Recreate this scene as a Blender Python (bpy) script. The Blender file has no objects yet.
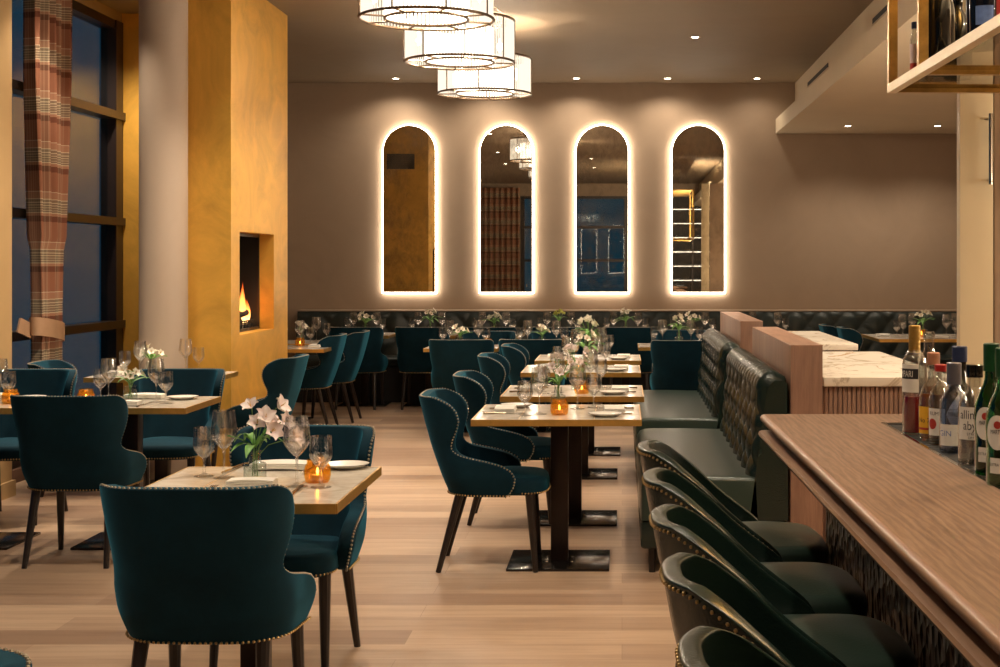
import bpy, bmesh, math, random
from mathutils import Vector, Matrix, noise
PI = math.pi
rnd = random.Random(7)
SC = bpy.context.scene
COL = SC.collection

# ------------------------------------------------------------------ helpers
def lin(c):
    c = c / 255.0
    return c / 12.92 if c <= 0.04045 else ((c + 0.055) / 1.055) ** 2.4
def rgb(r, g, b): return (lin(r), lin(g), lin(b), 1.0)

class MB:
    """collects shapes and links them as ONE mesh object"""
    def __init__(self): self.v = []; self.f = []; self.m = []
    def add(self, vs, fs, mi=0):
        o = len(self.v); self.v += [tuple(p) for p in vs]
        for f in fs: self.f.append(tuple(i + o for i in f)); self.m.append(mi)
        return self
    def box(self, x0, x1, y0, y1, z0, z1, mi=0):
        vs = [(x, y, z) for z in (z0, z1) for y in (y0, y1) for x in (x0, x1)]
        return self.add(vs, [(0,2,3,1),(4,5,7,6),(0,1,5,4),(2,6,7,3),(0,4,6,2),(1,3,7,5)], mi)
    def rbox(self, x0, x1, y0, y1, z0, z1, r=.01, seg=3, mi=0):
        bm = bmesh.new(); bmesh.ops.create_cube(bm, size=1)
        for v in bm.verts:
            v.co = Vector(((x0+x1)/2 + v.co.x*(x1-x0), (y0+y1)/2 + v.co.y*(y1-y0), (z0+z1)/2 + v.co.z*(z1-z0)))
        bmesh.ops.bevel(bm, geom=bm.edges[:], offset=r, segments=seg, profile=.5, affect='EDGES', clamp_overlap=True)
        bm.verts.index_update()
        self.add([v.co[:] for v in bm.verts], [[v.index for v in f.verts] for f in bm.faces], mi)
        bm.free(); return self
    def lathe(self, prof, n=20, c=(0,0,0), mi=0, arc=None, cap=True):
        full = arc is None
        a0, a1 = (0, 2*PI) if full else arc
        k = n if full else n + 1
        vs = []
        for r, z in prof:
            for i in range(k):
                a = a0 + (a1-a0)*i/n
                vs.append((c[0]+max(r,1e-5)*math.cos(a), c[1]+max(r,1e-5)*math.sin(a), c[2]+z))
        fs = []
        for j in range(len(prof)-1):
            for i in range(n):
                i2 = (i+1) % k
                fs.append((j*k+i, j*k+i2, (j+1)*k+i2, (j+1)*k+i))
        self.add(vs, fs, mi)
        return self
    def tube(self, pts, r, n=8, mi=0, closed=False):
        pts = [Vector(p) for p in pts]; m = len(pts)
        rs = r if isinstance(r, (list, tuple)) else [r]*m
        up = None; rings = []
        for i, p in enumerate(pts):
            if closed: t = pts[(i+1) % m] - pts[i-1]
            else: t = pts[min(i+1, m-1)] - pts[max(i-1, 0)]
            t.normalize()
            if up is None:
                a = Vector((0,0,1)) if abs(t.z) < .9 else Vector((1,0,0))
                u = t.cross(a).normalized()
            else:
                u = (up - t*up.dot(t)).normalized()
            w = t.cross(u); up = u
            rings.append([p + rs[i]*(math.cos(2*PI*k/n)*u + math.sin(2*PI*k/n)*w) for k in range(n)])
        vs = [q for g in rings for q in g]; fs = []
        for i in range(m if closed else m-1):
            b = ((i+1) % m)
            for k in range(n):
                fs.append((i*n+k, i*n+(k+1) % n, b*n+(k+1) % n, b*n+k))
        if not closed:
            fs.append(tuple(reversed(range(n)))); fs.append(tuple(range((m-1)*n, m*n)))
        return self.add(vs, fs, mi)
    def bar(self, a, b, w, h=None, mi=0):
        """square bar a->b (axis aligned ends ok)"""
        h = h or w; a = Vector(a); b = Vector(b); t = (b-a).normalized()
        ref = Vector((0,0,1)) if abs(t.z) < .9 else Vector((0,1,0))
        u = t.cross(ref).normalized()*w/2; q = u.cross(t).normalized()*h/2
        vs = [p+s for p in (a, b) for s in (-u-q, u-q, u+q, -u+q)]
        return self.add(vs, [(3,2,1,0),(4,5,6,7),(0,1,5,4),(1,2,6,5),(2,3,7,6),(3,0,4,7)], mi)
    def grid(self, fn, nu, nv, mi=0, cu=False):
        k = nu if cu else nu+1
        vs = [fn(i/nu, j/nv) for j in range(nv+1) for i in range(k)]
        fs = [(j*k+i, j*k+(i+1) % k, (j+1)*k+(i+1) % k, (j+1)*k+i) for j in range(nv) for i in range(nu)]
        return self.add(vs, fs, mi)
    def ball(self, c, r, nu=12, nv=8, mi=0, s=(1,1,1)):
        def fn(u, v):
            a = 2*PI*u; b = PI*(v-.5)
            return (c[0]+s[0]*r*math.cos(a)*math.cos(b), c[1]+s[1]*r*math.sin(a)*math.cos(b), c[2]+s[2]*r*math.sin(b))
        return self.grid(fn, nu, nv, mi, True)
    def prism(self, poly, axis, a, b, mi=0):
        """polygon (2D) extruded along axis from a to b"""
        def P(p, t):
            return {'x': (t, p[0], p[1]), 'y': (p[0], t, p[1]), 'z': (p[0], p[1], t)}[axis]
        n = len(poly)
        vs = [P(p, a) for p in poly] + [P(p, b) for p in poly]
        fs = [tuple(range(n)), tuple(range(2*n-1, n-1, -1))] + [(i, n+i, n+(i+1) % n, (i+1) % n) for i in range(n)]
        return self.add(vs, fs, mi)
    def xf(self, M):
        self.v = [tuple(M @ Vector(p)) for p in self.v]; return self
    def build(self, name, mat, parent=None, smooth=35, subsurf=0, loc=None):
        me = bpy.data.meshes.new(name)
        me.from_pydata(self.v, [], self.f)
        mats = mat if isinstance(mat, (list, tuple)) else [mat]
        for m in mats: me.materials.append(m)
        me.polygons.foreach_set('material_index', self.m)
        bm = bmesh.new(); bm.from_mesh(me)
        bmesh.ops.remove_doubles(bm, verts=bm.verts, dist=2e-5)
        bmesh.ops.recalc_face_normals(bm, faces=bm.faces)
        bm.to_mesh(me); bm.free()
        if smooth:
            me.polygons.foreach_set('use_smooth', [True]*len(me.polygons))
            if not subsurf: me.set_sharp_from_angle(angle=math.radians(smooth))
        me.update()
        o = bpy.data.objects.new(name, me); COL.objects.link(o)
        if parent: o.parent = parent
        if loc: o.location = loc
        if subsurf:
            s = o.modifiers.new('Subdivision', 'SUBSURF'); s.levels = subsurf; s.render_levels = subsurf
        return o

def tag(o, label, cat, group=None, kind=None):
    o['label'] = label; o['category'] = cat
    if group: o['group'] = group
    if kind: o['kind'] = kind
    return o
def struct(o):
    o['kind'] = 'structure'; return o
def thing(name, label, cat, loc=(0,0,0), rotz=0, group=None):
    o = bpy.data.objects.new(name, None); COL.objects.link(o)
    o.empty_display_size = .1
    o.location = loc; o.rotation_euler = (0, 0, rotz)
    return tag(o, label, cat, group)
def dup(root, loc, rotz, label, group=None, scale=None):
    r = root.copy(); COL.objects.link(r); r.location = loc; r.rotation_euler = (0, 0, rotz); r['label'] = label
    if scale: r.scale = scale
    if group: r['group'] = group
    elif 'group' in r and group == '': del r['group']
    for ch in list(root.children):
        c = ch.copy(); COL.objects.link(c); c.parent = r
        for g in list(ch.children):
            d = g.copy(); COL.objects.link(d); d.parent = c
    return r

class Stock:
    """hands out the first-made thing, then copies of it"""
    def __init__(self, maker): self.maker = maker; self.first = None
    def __call__(self, loc, rotz, label, group=None, scale=None):
        if self.first is None:
            self.first = self.maker(); o = self.first
            o.location = loc; o.rotation_euler = (0, 0, rotz); o['label'] = label
            if group: o['group'] = group
            if scale: o.scale = scale
            return o
        return dup(self.first, loc, rotz, label, group, scale or (1,1,1))

# ------------------------------------------------------------------ materials
def newmat(name):
    m = bpy.data.materials.new(name); m.use_nodes = True
    nt = m.node_tree; nt.nodes.clear()
    out = nt.nodes.new('ShaderNodeOutputMaterial')
    return m, nt, out
def N(nt, t, **kw):
    n = nt.nodes.new(t)
    for k, v in kw.items():
        if k in n.inputs: n.inputs[k].default_value = v
        else: setattr(n, k, v)
    return n
def setin(n, d):
    for k, v in d.items(): n.inputs[k].default_value = v
def ramp(nt, fac, stops, interp='LINEAR'):
    r = nt.nodes.new('ShaderNodeValToRGB'); r.color_ramp.interpolation = interp
    e = r.color_ramp.elements
    while len(e) > 1: e.remove(e[-1])
    e[0].position = stops[0][0]; e[0].color = stops[0][1]
    for p, c in stops[1:]:
        q = e.new(p); q.color = c
    nt.links.new(fac, r.inputs[0]); return r
def coords(nt, scale=(1,1,1), rot=(0,0,0), kind='Object'):
    tc = nt.nodes.new('ShaderNodeTexCoord'); mp = nt.nodes.new('ShaderNodeMapping')
    mp.inputs['Scale'].default_value = scale; mp.inputs['Rotation'].default_value = rot
    nt.links.new(tc.outputs[kind], mp.inputs[0]); return mp.outputs[0]
def bump(nt, h, strength=.2, dist=.01):
    b = nt.nodes.new('ShaderNodeBump'); setin(b, {'Strength': strength, 'Distance': dist})
    nt.links.new(h, b.inputs['Height']); return b.outputs[0]

def plain(name, col, rough=.5, metal=0, var=0, vscale=8, bmp=0, bscale=60, spec=.5, **kw):
    m, nt, out = newmat(name)
    p = N(nt, 'ShaderNodeBsdfPrincipled'); nt.links.new(p.outputs[0], out.inputs[0])
    setin(p, {'Base Color': col, 'Roughness': rough, 'Metallic': metal, 'Specular IOR Level': spec})
    for k, v in kw.items(): p.inputs[k.replace('_', ' ')].default_value = v
    co = coords(nt)
    if var:
        n = N(nt, 'ShaderNodeTexNoise', Scale=vscale, Detail=5.0, Roughness=.6); nt.links.new(co, n.inputs[0])
        lo = tuple(c*(1-var) for c in col[:3]) + (1,); hi = tuple(min(1, c*(1+var)) for c in col[:3]) + (1,)
        r = ramp(nt, n.outputs[0], [(.3, lo), (.7, hi)]); nt.links.new(r.outputs[0], p.inputs['Base Color'])
    if bmp:
        n = N(nt, 'ShaderNodeTexNoise', Scale=bscale, Detail=4.0); nt.links.new(co, n.inputs[0])
        nt.links.new(bump(nt, n.outputs[0], bmp), p.inputs['Normal'])
    return m

def wood(name, c1, c2, axis, rough=.4, scale=1.0, bmp=.08, stretch=14):
    m, nt, out = newmat(name)
    p = N(nt, 'ShaderNodeBsdfPrincipled', Roughness=rough); nt.links.new(p.outputs[0], out.inputs[0])
    s = [stretch*scale]*3; s['xyz'.index(axis)] = 1.1*scale
    co = coords(nt, s)
    n = N(nt, 'ShaderNodeTexNoise', Scale=1.6, Detail=8.0, Roughness=.62, Distortion=.5); nt.links.new(co, n.inputs[0])
    s2 = [stretch*5*scale]*3; s2['xyz'.index(axis)] = 2.5*scale
    n2 = N(nt, 'ShaderNodeTexNoise', Scale=2.0, Detail=5.0, Roughness=.7); nt.links.new(coords(nt, s2), n2.inputs[0])
    mx = N(nt, 'ShaderNodeMix', data_type='FLOAT'); mx.inputs[0].default_value = .35
    nt.links.new(n.outputs[0], mx.inputs[2]); nt.links.new(n2.outputs[0], mx.inputs[3])
    mid = tuple((a+b)/2 for a, b in zip(c1, c2))
    r = ramp(nt, mx.outputs[0], [(.32, c1), (.5, mid), (.68, c2)])
    nt.links.new(r.outputs[0], p.inputs['Base Color'])
    nt.links.new(bump(nt, mx.outputs[0], bmp, .004), p.inputs['Normal'])
    return m

def emit(name, col, strength):
    m, nt, out = newmat(name)
    e = N(nt, 'ShaderNodeEmission', Color=col, Strength=strength); nt.links.new(e.outputs[0], out.inputs[0])
    return m

def thin_glass(name, tint=(1,1,1,1), refl=1.0, rough=.015, ior=1.5, blend=None):
    m, nt, out = newmat(name)
    t = N(nt, 'ShaderNodeBsdfTransparent', Color=tint); g = N(nt, 'ShaderNodeBsdfGlossy', Roughness=rough)
    f = N(nt, 'ShaderNodeLayerWeight', Blend=.5); pw = N(nt, 'ShaderNodeMath', operation='POWER'); pw.inputs[1].default_value = 4.0
    mu = N(nt, 'ShaderNodeMath', operation='MULTIPLY_ADD'); mu.inputs[1].default_value = .55*refl; mu.inputs[2].default_value = .035*refl; mu.use_clamp = True
    mx = N(nt, 'ShaderNodeMixShader')
    nt.links.new(f.outputs['Facing'], pw.inputs[0]); nt.links.new(pw.outputs[0], mu.inputs[0]); nt.links.new(mu.outputs[0], mx.inputs[0])
    nt.links.new(t.outputs[0], mx.inputs[1]); nt.links.new(g.outputs[0], mx.inputs[2]); nt.links.new(mx.outputs[0], out.inputs[0])
    return m

M = {}
# walls and ceiling: taupe polished plaster
def plaster(name, col, var, rough, metal=0, scale=1.2, spec=.3, bmp=.05):
    m, nt, out = newmat(name)
    p = N(nt, 'ShaderNodeBsdfPrincipled', Roughness=rough, Metallic=metal); p.inputs['Specular IOR Level'].default_value = spec
    nt.links.new(p.outputs[0], out.inputs[0])
    n = N(nt, 'ShaderNodeTexNoise', Scale=scale, Detail=9.0, Roughness=.65, Distortion=1.4); nt.links.new(coords(nt), n.inputs[0])
    lo = tuple(c*(1-var) for c in col[:3])+(1,); hi = tuple(min(1, c*(1+var)) for c in col[:3])+(1,)
    r = ramp(nt, n.outputs[0], [(.32, lo), (.5, col), (.7, hi)]); nt.links.new(r.outputs[0], p.inputs['Base Color'])
    nt.links.new(bump(nt, n.outputs[0], bmp, .02), p.inputs['Normal'])
    return m
M['wall'] = plaster('taupe_plaster', rgb(155,134,114), .06, .6)
M['ceiling'] = plaster('ceiling_plaster', rgb(134,117,97), .05, .55)
M['soffit'] = plaster('soffit_plaster', rgb(206,190,164), .03, .55)
M['gold'] = plaster('gold_plaster', rgb(222,170,74), .2, .42, .35, 1.7, .5, .08)
M['post'] = plaster('post_paint', rgb(176,146,104), .05, .5)
M['column'] = plaster('column_paint', rgb(168,150,134), .03, .5)
M['panel'] = plaster('champagne_panel', rgb(208,192,160), .03, .4)

def floor_mat():
    m, nt, out = newmat('oak_floorboards')
    p = N(nt, 'ShaderNodeBsdfPrincipled', Roughness=.36); p.inputs['Specular IOR Level'].default_value = .4
    nt.links.new(p.outputs[0], out.inputs[0])
    b = N(nt, 'ShaderNodeTexBrick', offset=.37, offset_frequency=2, squash=1.0)
    setin(b, {'Color1': rgb(186,158,132), 'Color2': rgb(140,112,92), 'Mortar': rgb(132,104,82), 'Scale': 1.0, 'Mortar Size': .0009, 'Mortar Smooth': .2, 'Bias': -.1, 'Brick Width': 2.3, 'Row Height': .215})
    nt.links.new(coords(nt), b.inputs[0])
    n = N(nt, 'ShaderNodeTexNoise', Scale=1.0, Detail=8.0, Roughness=.65, Distortion=.6); nt.links.new(coords(nt, (1.3, 16, 1)), n.inputs[0])
    r = ramp(nt, n.outputs[0], [(.3, (.72,.68,.66,1)), (.55, (1,1,1,1)), (.8, (1.12,1.08,1.02,1))])
    mx = N(nt, 'ShaderNodeMix', data_type='RGBA', blend_type='MULTIPLY'); mx.inputs[0].default_value = .85
    nt.links.new(b.outputs[0], mx.inputs[6]); nt.links.new(r.outputs[0], mx.inputs[7])
    nt.links.new(mx.outputs[2], p.inputs['Base Color'])
    nt.links.new(bump(nt, n.outputs[0], .06, .004), p.inputs['Normal'])
    return m
M['floor'] = floor_mat()
M['walnut'] = wood('walnut_veneer', rgb(112,82,68), rgb(160,124,104), 'z', .4, 1.0, .05, 10)
M['walnut_flat'] = wood('walnut_top_veneer', rgb(138,104,86), rgb(180,142,120), 'y', .4, 1.0, .05, 10)
M['oakbar'] = wood('stained_oak_bar', rgb(116,86,66), rgb(176,140,114), 'y', .48, 1.0, .08, 9)
def oak_rings():
    m, nt, out = newmat('oak_bar_cathedral_grain')
    p = N(nt, 'ShaderNodeBsdfPrincipled', Roughness=.46); nt.links.new(p.outputs[0], out.inputs[0])
    wv = N(nt, 'ShaderNodeTexWave', wave_type='BANDS', bands_direction='X'); setin(wv, {'Scale': 6.0, 'Distortion': 11.0, 'Detail': 4.0, 'Detail Scale': 1.2, 'Detail Roughness': .65}); nt.links.new(coords(nt, (3.0, .35, 1)), wv.inputs[0])
    n = N(nt, 'ShaderNodeTexNoise', Scale=1.6, Detail=7.0, Roughness=.65); nt.links.new(coords(nt, (60, 3, 60)), n.inputs[0])
    mx = N(nt, 'ShaderNodeMix', data_type='FLOAT'); mx.inputs[0].default_value = .8
    nt.links.new(wv.outputs[1], mx.inputs[2]); nt.links.new(n.outputs[0], mx.inputs[3])
    r = ramp(nt, mx.outputs[0], [(.2, rgb(82,62,48)), (.5, rgb(120,94,75)), (.8, rgb(144,117,96))]); nt.links.new(r.outputs[0], p.inputs['Base Color'])
    nt.links.new(bump(nt, n.outputs[0], .06, .003), p.inputs['Normal']); return m
M['oakbar'] = oak_rings()
M['oakbar_edge'] = wood('stained_oak_moulding', rgb(112,80,60), rgb(166,128,102), 'y', .36, 1.0, .05, 14)
M['skirt'] = wood('brown_skirting', rgb(88,62,48), rgb(120,88,70), 'y', .5)
M['darkwood'] = plain('dark_stained_wood', rgb(30,21,18), .35, var=.3, vscale=20)
M['pedestal'] = plain('bronze_black_steel', rgb(38,27,24), .38, .5, var=.15)
M['plate_steel'] = plain('polished_black_steel', rgb(62,56,54), .16, .85, var=.12, vscale=3)
M['brass_lit_tone'] = plain('brass_with_light_in_colour', rgb(232,212,172), .35, .25)  # brass made paler: light on the shelf rails is put into the colour
M['brass'] = plain('brushed_brass', rgb(214,170,92), .3, .75, var=.08, vscale=30)
M['brass_aged'] = plain('aged_brass', rgb(176,140,78), .36, .8, var=.25, vscale=24)
M['nail'] = plain('brass_nailhead', rgb(176,148,100), .36, .9)
M['nail_pale'] = plain('pale_nailhead', rgb(158,150,134), .42, .85)
M['chrome'] = plain('bright_steel', rgb(210,205,196), .15, 1.0)
M['black'] = plain('matt_black', rgb(16,14,13), .6)
M['mullion'] = plain('dark_bronze_frame', rgb(40,30,28), .4, .2)
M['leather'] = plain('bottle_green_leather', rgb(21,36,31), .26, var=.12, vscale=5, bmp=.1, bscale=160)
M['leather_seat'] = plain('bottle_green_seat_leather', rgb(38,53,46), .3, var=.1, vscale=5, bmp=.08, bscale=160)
M['leather_wall'] = plain('near_black_green_leather', rgb(24,34,32), .38, var=.1, vscale=5, bmp=.06, bscale=120)

def velvet(name, col, sheen):
    m, nt, out = newmat(name)
    p = N(nt, 'ShaderNodeBsdfPrincipled', Roughness=.85); p.inputs['Specular IOR Level'].default_value = .15
    setin(p, {'Sheen Weight': .8, 'Sheen Roughness': .35, 'Sheen Tint': sheen})
    nt.links.new(p.outputs[0], out.inputs[0])
    n = N(nt, 'ShaderNodeTexNoise', Scale=9.0, Detail=6.0, Roughness=.6); nt.links.new(coords(nt), n.inputs[0])
    lo = tuple(c*.8 for c in col[:3])+(1,); hi = tuple(c*1.25 for c in col[:3])+(1,)
    r = ramp(nt, n.outputs[0], [(.3, lo), (.7, hi)]); nt.links.new(r.outputs[0], p.inputs['Base Color'])
    n2 = N(nt, 'ShaderNodeTexNoise', Scale=420.0, Detail=2.0); nt.links.new(coords(nt, (1, 1, .5)), n2.inputs[0])
    nt.links.new(bump(nt, n2.outputs[0], .12, .003), p.inputs['Normal'])
    return m
M['velvet'] = velvet('teal_velvet', rgb(8,39,52), rgb(50,135,165))
M['velvet_back'] = velvet('teal_woven_back', rgb(20,52,62), rgb(60,110,120))

def marble_mat():
    m, nt, out = newmat('white_marble')
    p = N(nt, 'ShaderNodeBsdfPrincipled', Roughness=.25); nt.links.new(p.outputs[0], out.inputs[0])
    n = N(nt, 'ShaderNodeTexNoise', Scale=1.7, Detail=6.0, Roughness=.55, Distortion=1.6); nt.links.new(coords(nt, (1, 1, 1)), n.inputs[0])
    r = ramp(nt, n.outputs[0], [(.0, rgb(238,228,212)), (.47, rgb(234,224,208)), (.495, rgb(186,170,148)), (.515, rgb(236,226,210)), (.655, rgb(238,229,214)), (.68, rgb(190,146,96)), (.71, rgb(238,228,212))])
    nt.links.new(r.outputs[0], p.inputs['Base Color']); return m
M['marble'] = marble_mat()
def tabletop_mat():
    m, nt, out = newmat('pale_stone_top')
    p = N(nt, 'ShaderNodeBsdfPrincipled', Roughness=.16); nt.links.new(p.outputs[0], out.inputs[0])
    n = N(nt, 'ShaderNodeTexNoise', Scale=5.0, Detail=9.0, Roughness=.68, Distortion=1.0); nt.links.new(coords(nt), n.inputs[0])
    r = ramp(nt, n.outputs[0], [(.28, rgb(172,160,146)), (.5, rgb(210,200,185)), (.72, rgb(228,220,208))])
    nt.links.new(r.outputs[0], p.inputs['Base Color']); return m
M['tabletop'] = tabletop_mat()

def mirror_mat():
    m, nt, out = newmat('antique_mirror')
    g = N(nt, 'ShaderNodeBsdfGlossy', Roughness=.012, Color=(.78,.72,.62,1))
    d = N(nt, 'ShaderNodeBsdfPrincipled', Roughness=.45); setin(d, {'Base Color': rgb(96,78,58), 'Metallic': .4})
    n = N(nt, 'ShaderNodeTexNoise', Scale=1.0, Detail=10.0, Roughness=.72, Distortion=.6); nt.links.new(coords(nt, (16, 16, 9)), n.inputs[0])
    n2 = N(nt, 'ShaderNodeTexNoise', Scale=3.0, Detail=4.0); nt.links.new(coords(nt), n2.inputs[0])
    mu = N(nt, 'ShaderNodeMath', operation='MULTIPLY'); nt.links.new(n.outputs[0], mu.inputs[0]); nt.links.new(n2.outputs[0], mu.inputs[1])
    r = ramp(nt, mu.outputs[0], [(.2, (.08,.08,.08,1)), (.38, (.5,.5,.5,1))])
    mx = N(nt, 'ShaderNodeMixShader'); nt.links.new(r.outputs[0], mx.inputs[0])
    nt.links.new(g.outputs[0], mx.inputs[1]); nt.links.new(d.outputs[0], mx.inputs[2]); nt.links.new(mx.outputs[0], out.inputs[0])
    return m
M['mirror'] = mirror_mat()

def tartan():
    m, nt, out = newmat('rust_tartan_wool')
    p = N(nt, 'ShaderNodeBsdfPrincipled', Roughness=.9); p.inputs['Specular IOR Level'].default_value = .1
    nt.links.new(p.outputs[0], out.inputs[0])
    uv = nt.nodes.new('ShaderNodeUVMap'); sp = nt.nodes.new('ShaderNodeSeparateXYZ'); nt.links.new(uv.outputs[0], sp.inputs[0])
    A, B, Cc, D_, E = rgb(158,106,82), rgb(222,202,170), rgb(108,64,50), rgb(136,120,100), rgb(176,130,104)
    def bands(sock, per):
        f = N(nt, 'ShaderNodeMath', operation='DIVIDE'); nt.links.new(sock, f.inputs[0]); f.inputs[1].default_value = per
        g = N(nt, 'ShaderNodeMath', operation='FRACT'); nt.links.new(f.outputs[0], g.inputs[0])
        return ramp(nt, g.outputs[0], [(0, A), (.16, Cc), (.27, E), (.33, B), (.345, D_), (.38, B), (.39, D_), (.43, B), (.44, D_), (.48, B), (.49, D_), (.53, B), (.545, D_), (.6, B), (.615, E), (.75, B), (.76, A)], 'CONSTANT')
    h = bands(sp.outputs[1], .345); v = bands(sp.outputs[0], .17)
    mx = N(nt, 'ShaderNodeMix', data_type='RGBA'); mx.inputs[0].default_value = .22
    nt.links.new(h.outputs[0], mx.inputs[6]); nt.links.new(v.outputs[0], mx.inputs[7]); nt.links.new(mx.outputs[2], p.inputs['Base Color'])
    return m
M['tartan'] = tartan()
M['tie'] = plain('tan_leather_strap', rgb(164,128,98), .6, var=.1)

def pressed():
    m, nt, out = newmat('pressed_bronze_panel')
    p = N(nt, 'ShaderNodeBsdfPrincipled', Roughness=.35, Metallic=.7); nt.links.new(p.outputs[0], out.inputs[0])
    v = N(nt, 'ShaderNodeTexVoronoi', Scale=26.0); nt.links.new(coords(nt), v.inputs[0])
    n = N(nt, 'ShaderNodeTexNoise', Scale=22.0, Detail=4.0); nt.links.new(coords(nt), n.inputs[0])
    r = ramp(nt, n.outputs[0], [(.4, rgb(28,20,16)), (.62, rgb(64,44,32)), (.75, rgb(120,82,56))]); nt.links.new(r.outputs[0], p.inputs['Base Color'])
    nt.links.new(bump(nt, v.outputs[0], .8, .03), p.inputs['Normal']); return m
M['pressed'] = pressed()
def real_glass(name, share):
    m, nt, out = newmat(name)
    a = N(nt, 'ShaderNodeBsdfGlass', Roughness=0.0, IOR=1.48); t = N(nt, 'ShaderNodeBsdfTransparent'); mx = N(nt, 'ShaderNodeMixShader'); mx.inputs[0].default_value = share
    nt.links.new(t.outputs[0], mx.inputs[1]); nt.links.new(a.outputs[0], mx.inputs[2])
    f = N(nt, 'ShaderNodeLayerWeight', Blend=.5); pw = N(nt, 'ShaderNodeMath', operation='POWER'); pw.inputs[1].default_value = 3.0
    mu = N(nt, 'ShaderNodeMath', operation='MULTIPLY_ADD'); mu.inputs[1].default_value = .34; mu.inputs[2].default_value = .02; mu.use_clamp = True
    g = N(nt, 'ShaderNodeBsdfGlossy', Roughness=.015); m2 = N(nt, 'ShaderNodeMixShader')
    nt.links.new(f.outputs['Facing'], pw.inputs[0]); nt.links.new(pw.outputs[0], mu.inputs[0]); nt.links.new(mu.outputs[0], m2.inputs[0])
    nt.links.new(mx.outputs[0], m2.inputs[1]); nt.links.new(g.outputs[0], m2.inputs[2]); nt.links.new(m2.outputs[0], out.inputs[0])
    return m
M['glass'] = real_glass('clear_drinking_glass', .3)
M['vaseglass'] = thin_glass('clear_vase_glass', (.95,.97,.96,1), 1.5)
M['water'] = thin_glass('vase_water', (.93,.96,.95,1), .6)
M['shelfglass'] = thin_glass('smoked_shelf_glass', (.72,.68,.6,1), 1.2)
M['window'] = thin_glass('window_glass', (.75,.84,.9,1), 1.3, .005, 1.5)
M['linen'] = plain('white_linen', rgb(226,221,212), .8, bmp=.1, bscale=220)
M['china'] = plain('white_china', rgb(228,224,216), .2)
M['slate'] = plain('grey_side_plate', rgb(92,84,76), .25, .2)
M['steelcut'] = plain('dark_cutlery_steel', rgb(150,132,112), .2, 1.0)
M['amber'] = None
def amber():
    m, nt, out = newmat('amber_votive_glass')
    t = N(nt, 'ShaderNodeBsdfTransparent', Color=(.97,.76,.36,1)); g = N(nt, 'ShaderNodeBsdfGlossy', Roughness=.05)
    tr = N(nt, 'ShaderNodeBsdfTranslucent', Color=(.95,.5,.09,1))
    m0 = N(nt, 'ShaderNodeMixShader'); m0.inputs[0].default_value = .09
    f = N(nt, 'ShaderNodeValue'); f.outputs[0].default_value = .07; m1 = N(nt, 'ShaderNodeMixShader')
    L = nt.links.new
    L(t.outputs[0], m0.inputs[1]); L(tr.outputs[0], m0.inputs[2]); L(f.outputs[0], m1.inputs[0]); L(m0.outputs[0], m1.inputs[1]); L(g.outputs[0], m1.inputs[2]); L(m1.outputs[0], out.inputs[0])
    return m
M['amber'] = amber()
M['wax'] = plain('candle_wax', rgb(240,220,180), .5)
M['flame'] = emit('candle_flame', (1, .66, .3, 1), 14)
M['stem'] = plain('flower_stem_green', rgb(92,128,62), .5, var=.2, vscale=30)
M['leaf'] = plain('leaf_green', rgb(96,150,62), .45, var=.25, vscale=25)
M['petal_pink'] = plain('blush_petal', rgb(240,224,220), .6, var=.08, vscale=40, Subsurface_Weight=.1)
M['petal_white'] = plain('cream_petal', rgb(238,230,214), .6, var=.06, vscale=40)
M['petal_green'] = plain('lime_petal', rgb(196,200,92), .6, var=.1, vscale=40)
M['stamen'] = plain('stamen_yellow', rgb(190,150,70), .6)
M['log'] = plain('charred_log', rgb(46,34,28), .8, var=.5, vscale=15, bmp=.5, bscale=30)
# ------------------------------------------------------------------ chairs
def interp(tab, z):
    if z <= tab[0][0]: return tab[0][1]
    for (a, va), (b, vb) in zip(tab, tab[1:]):
        if z <= b: return va + (vb-va)*(z-a)/(b-a)
    return tab[-1][1]

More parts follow.
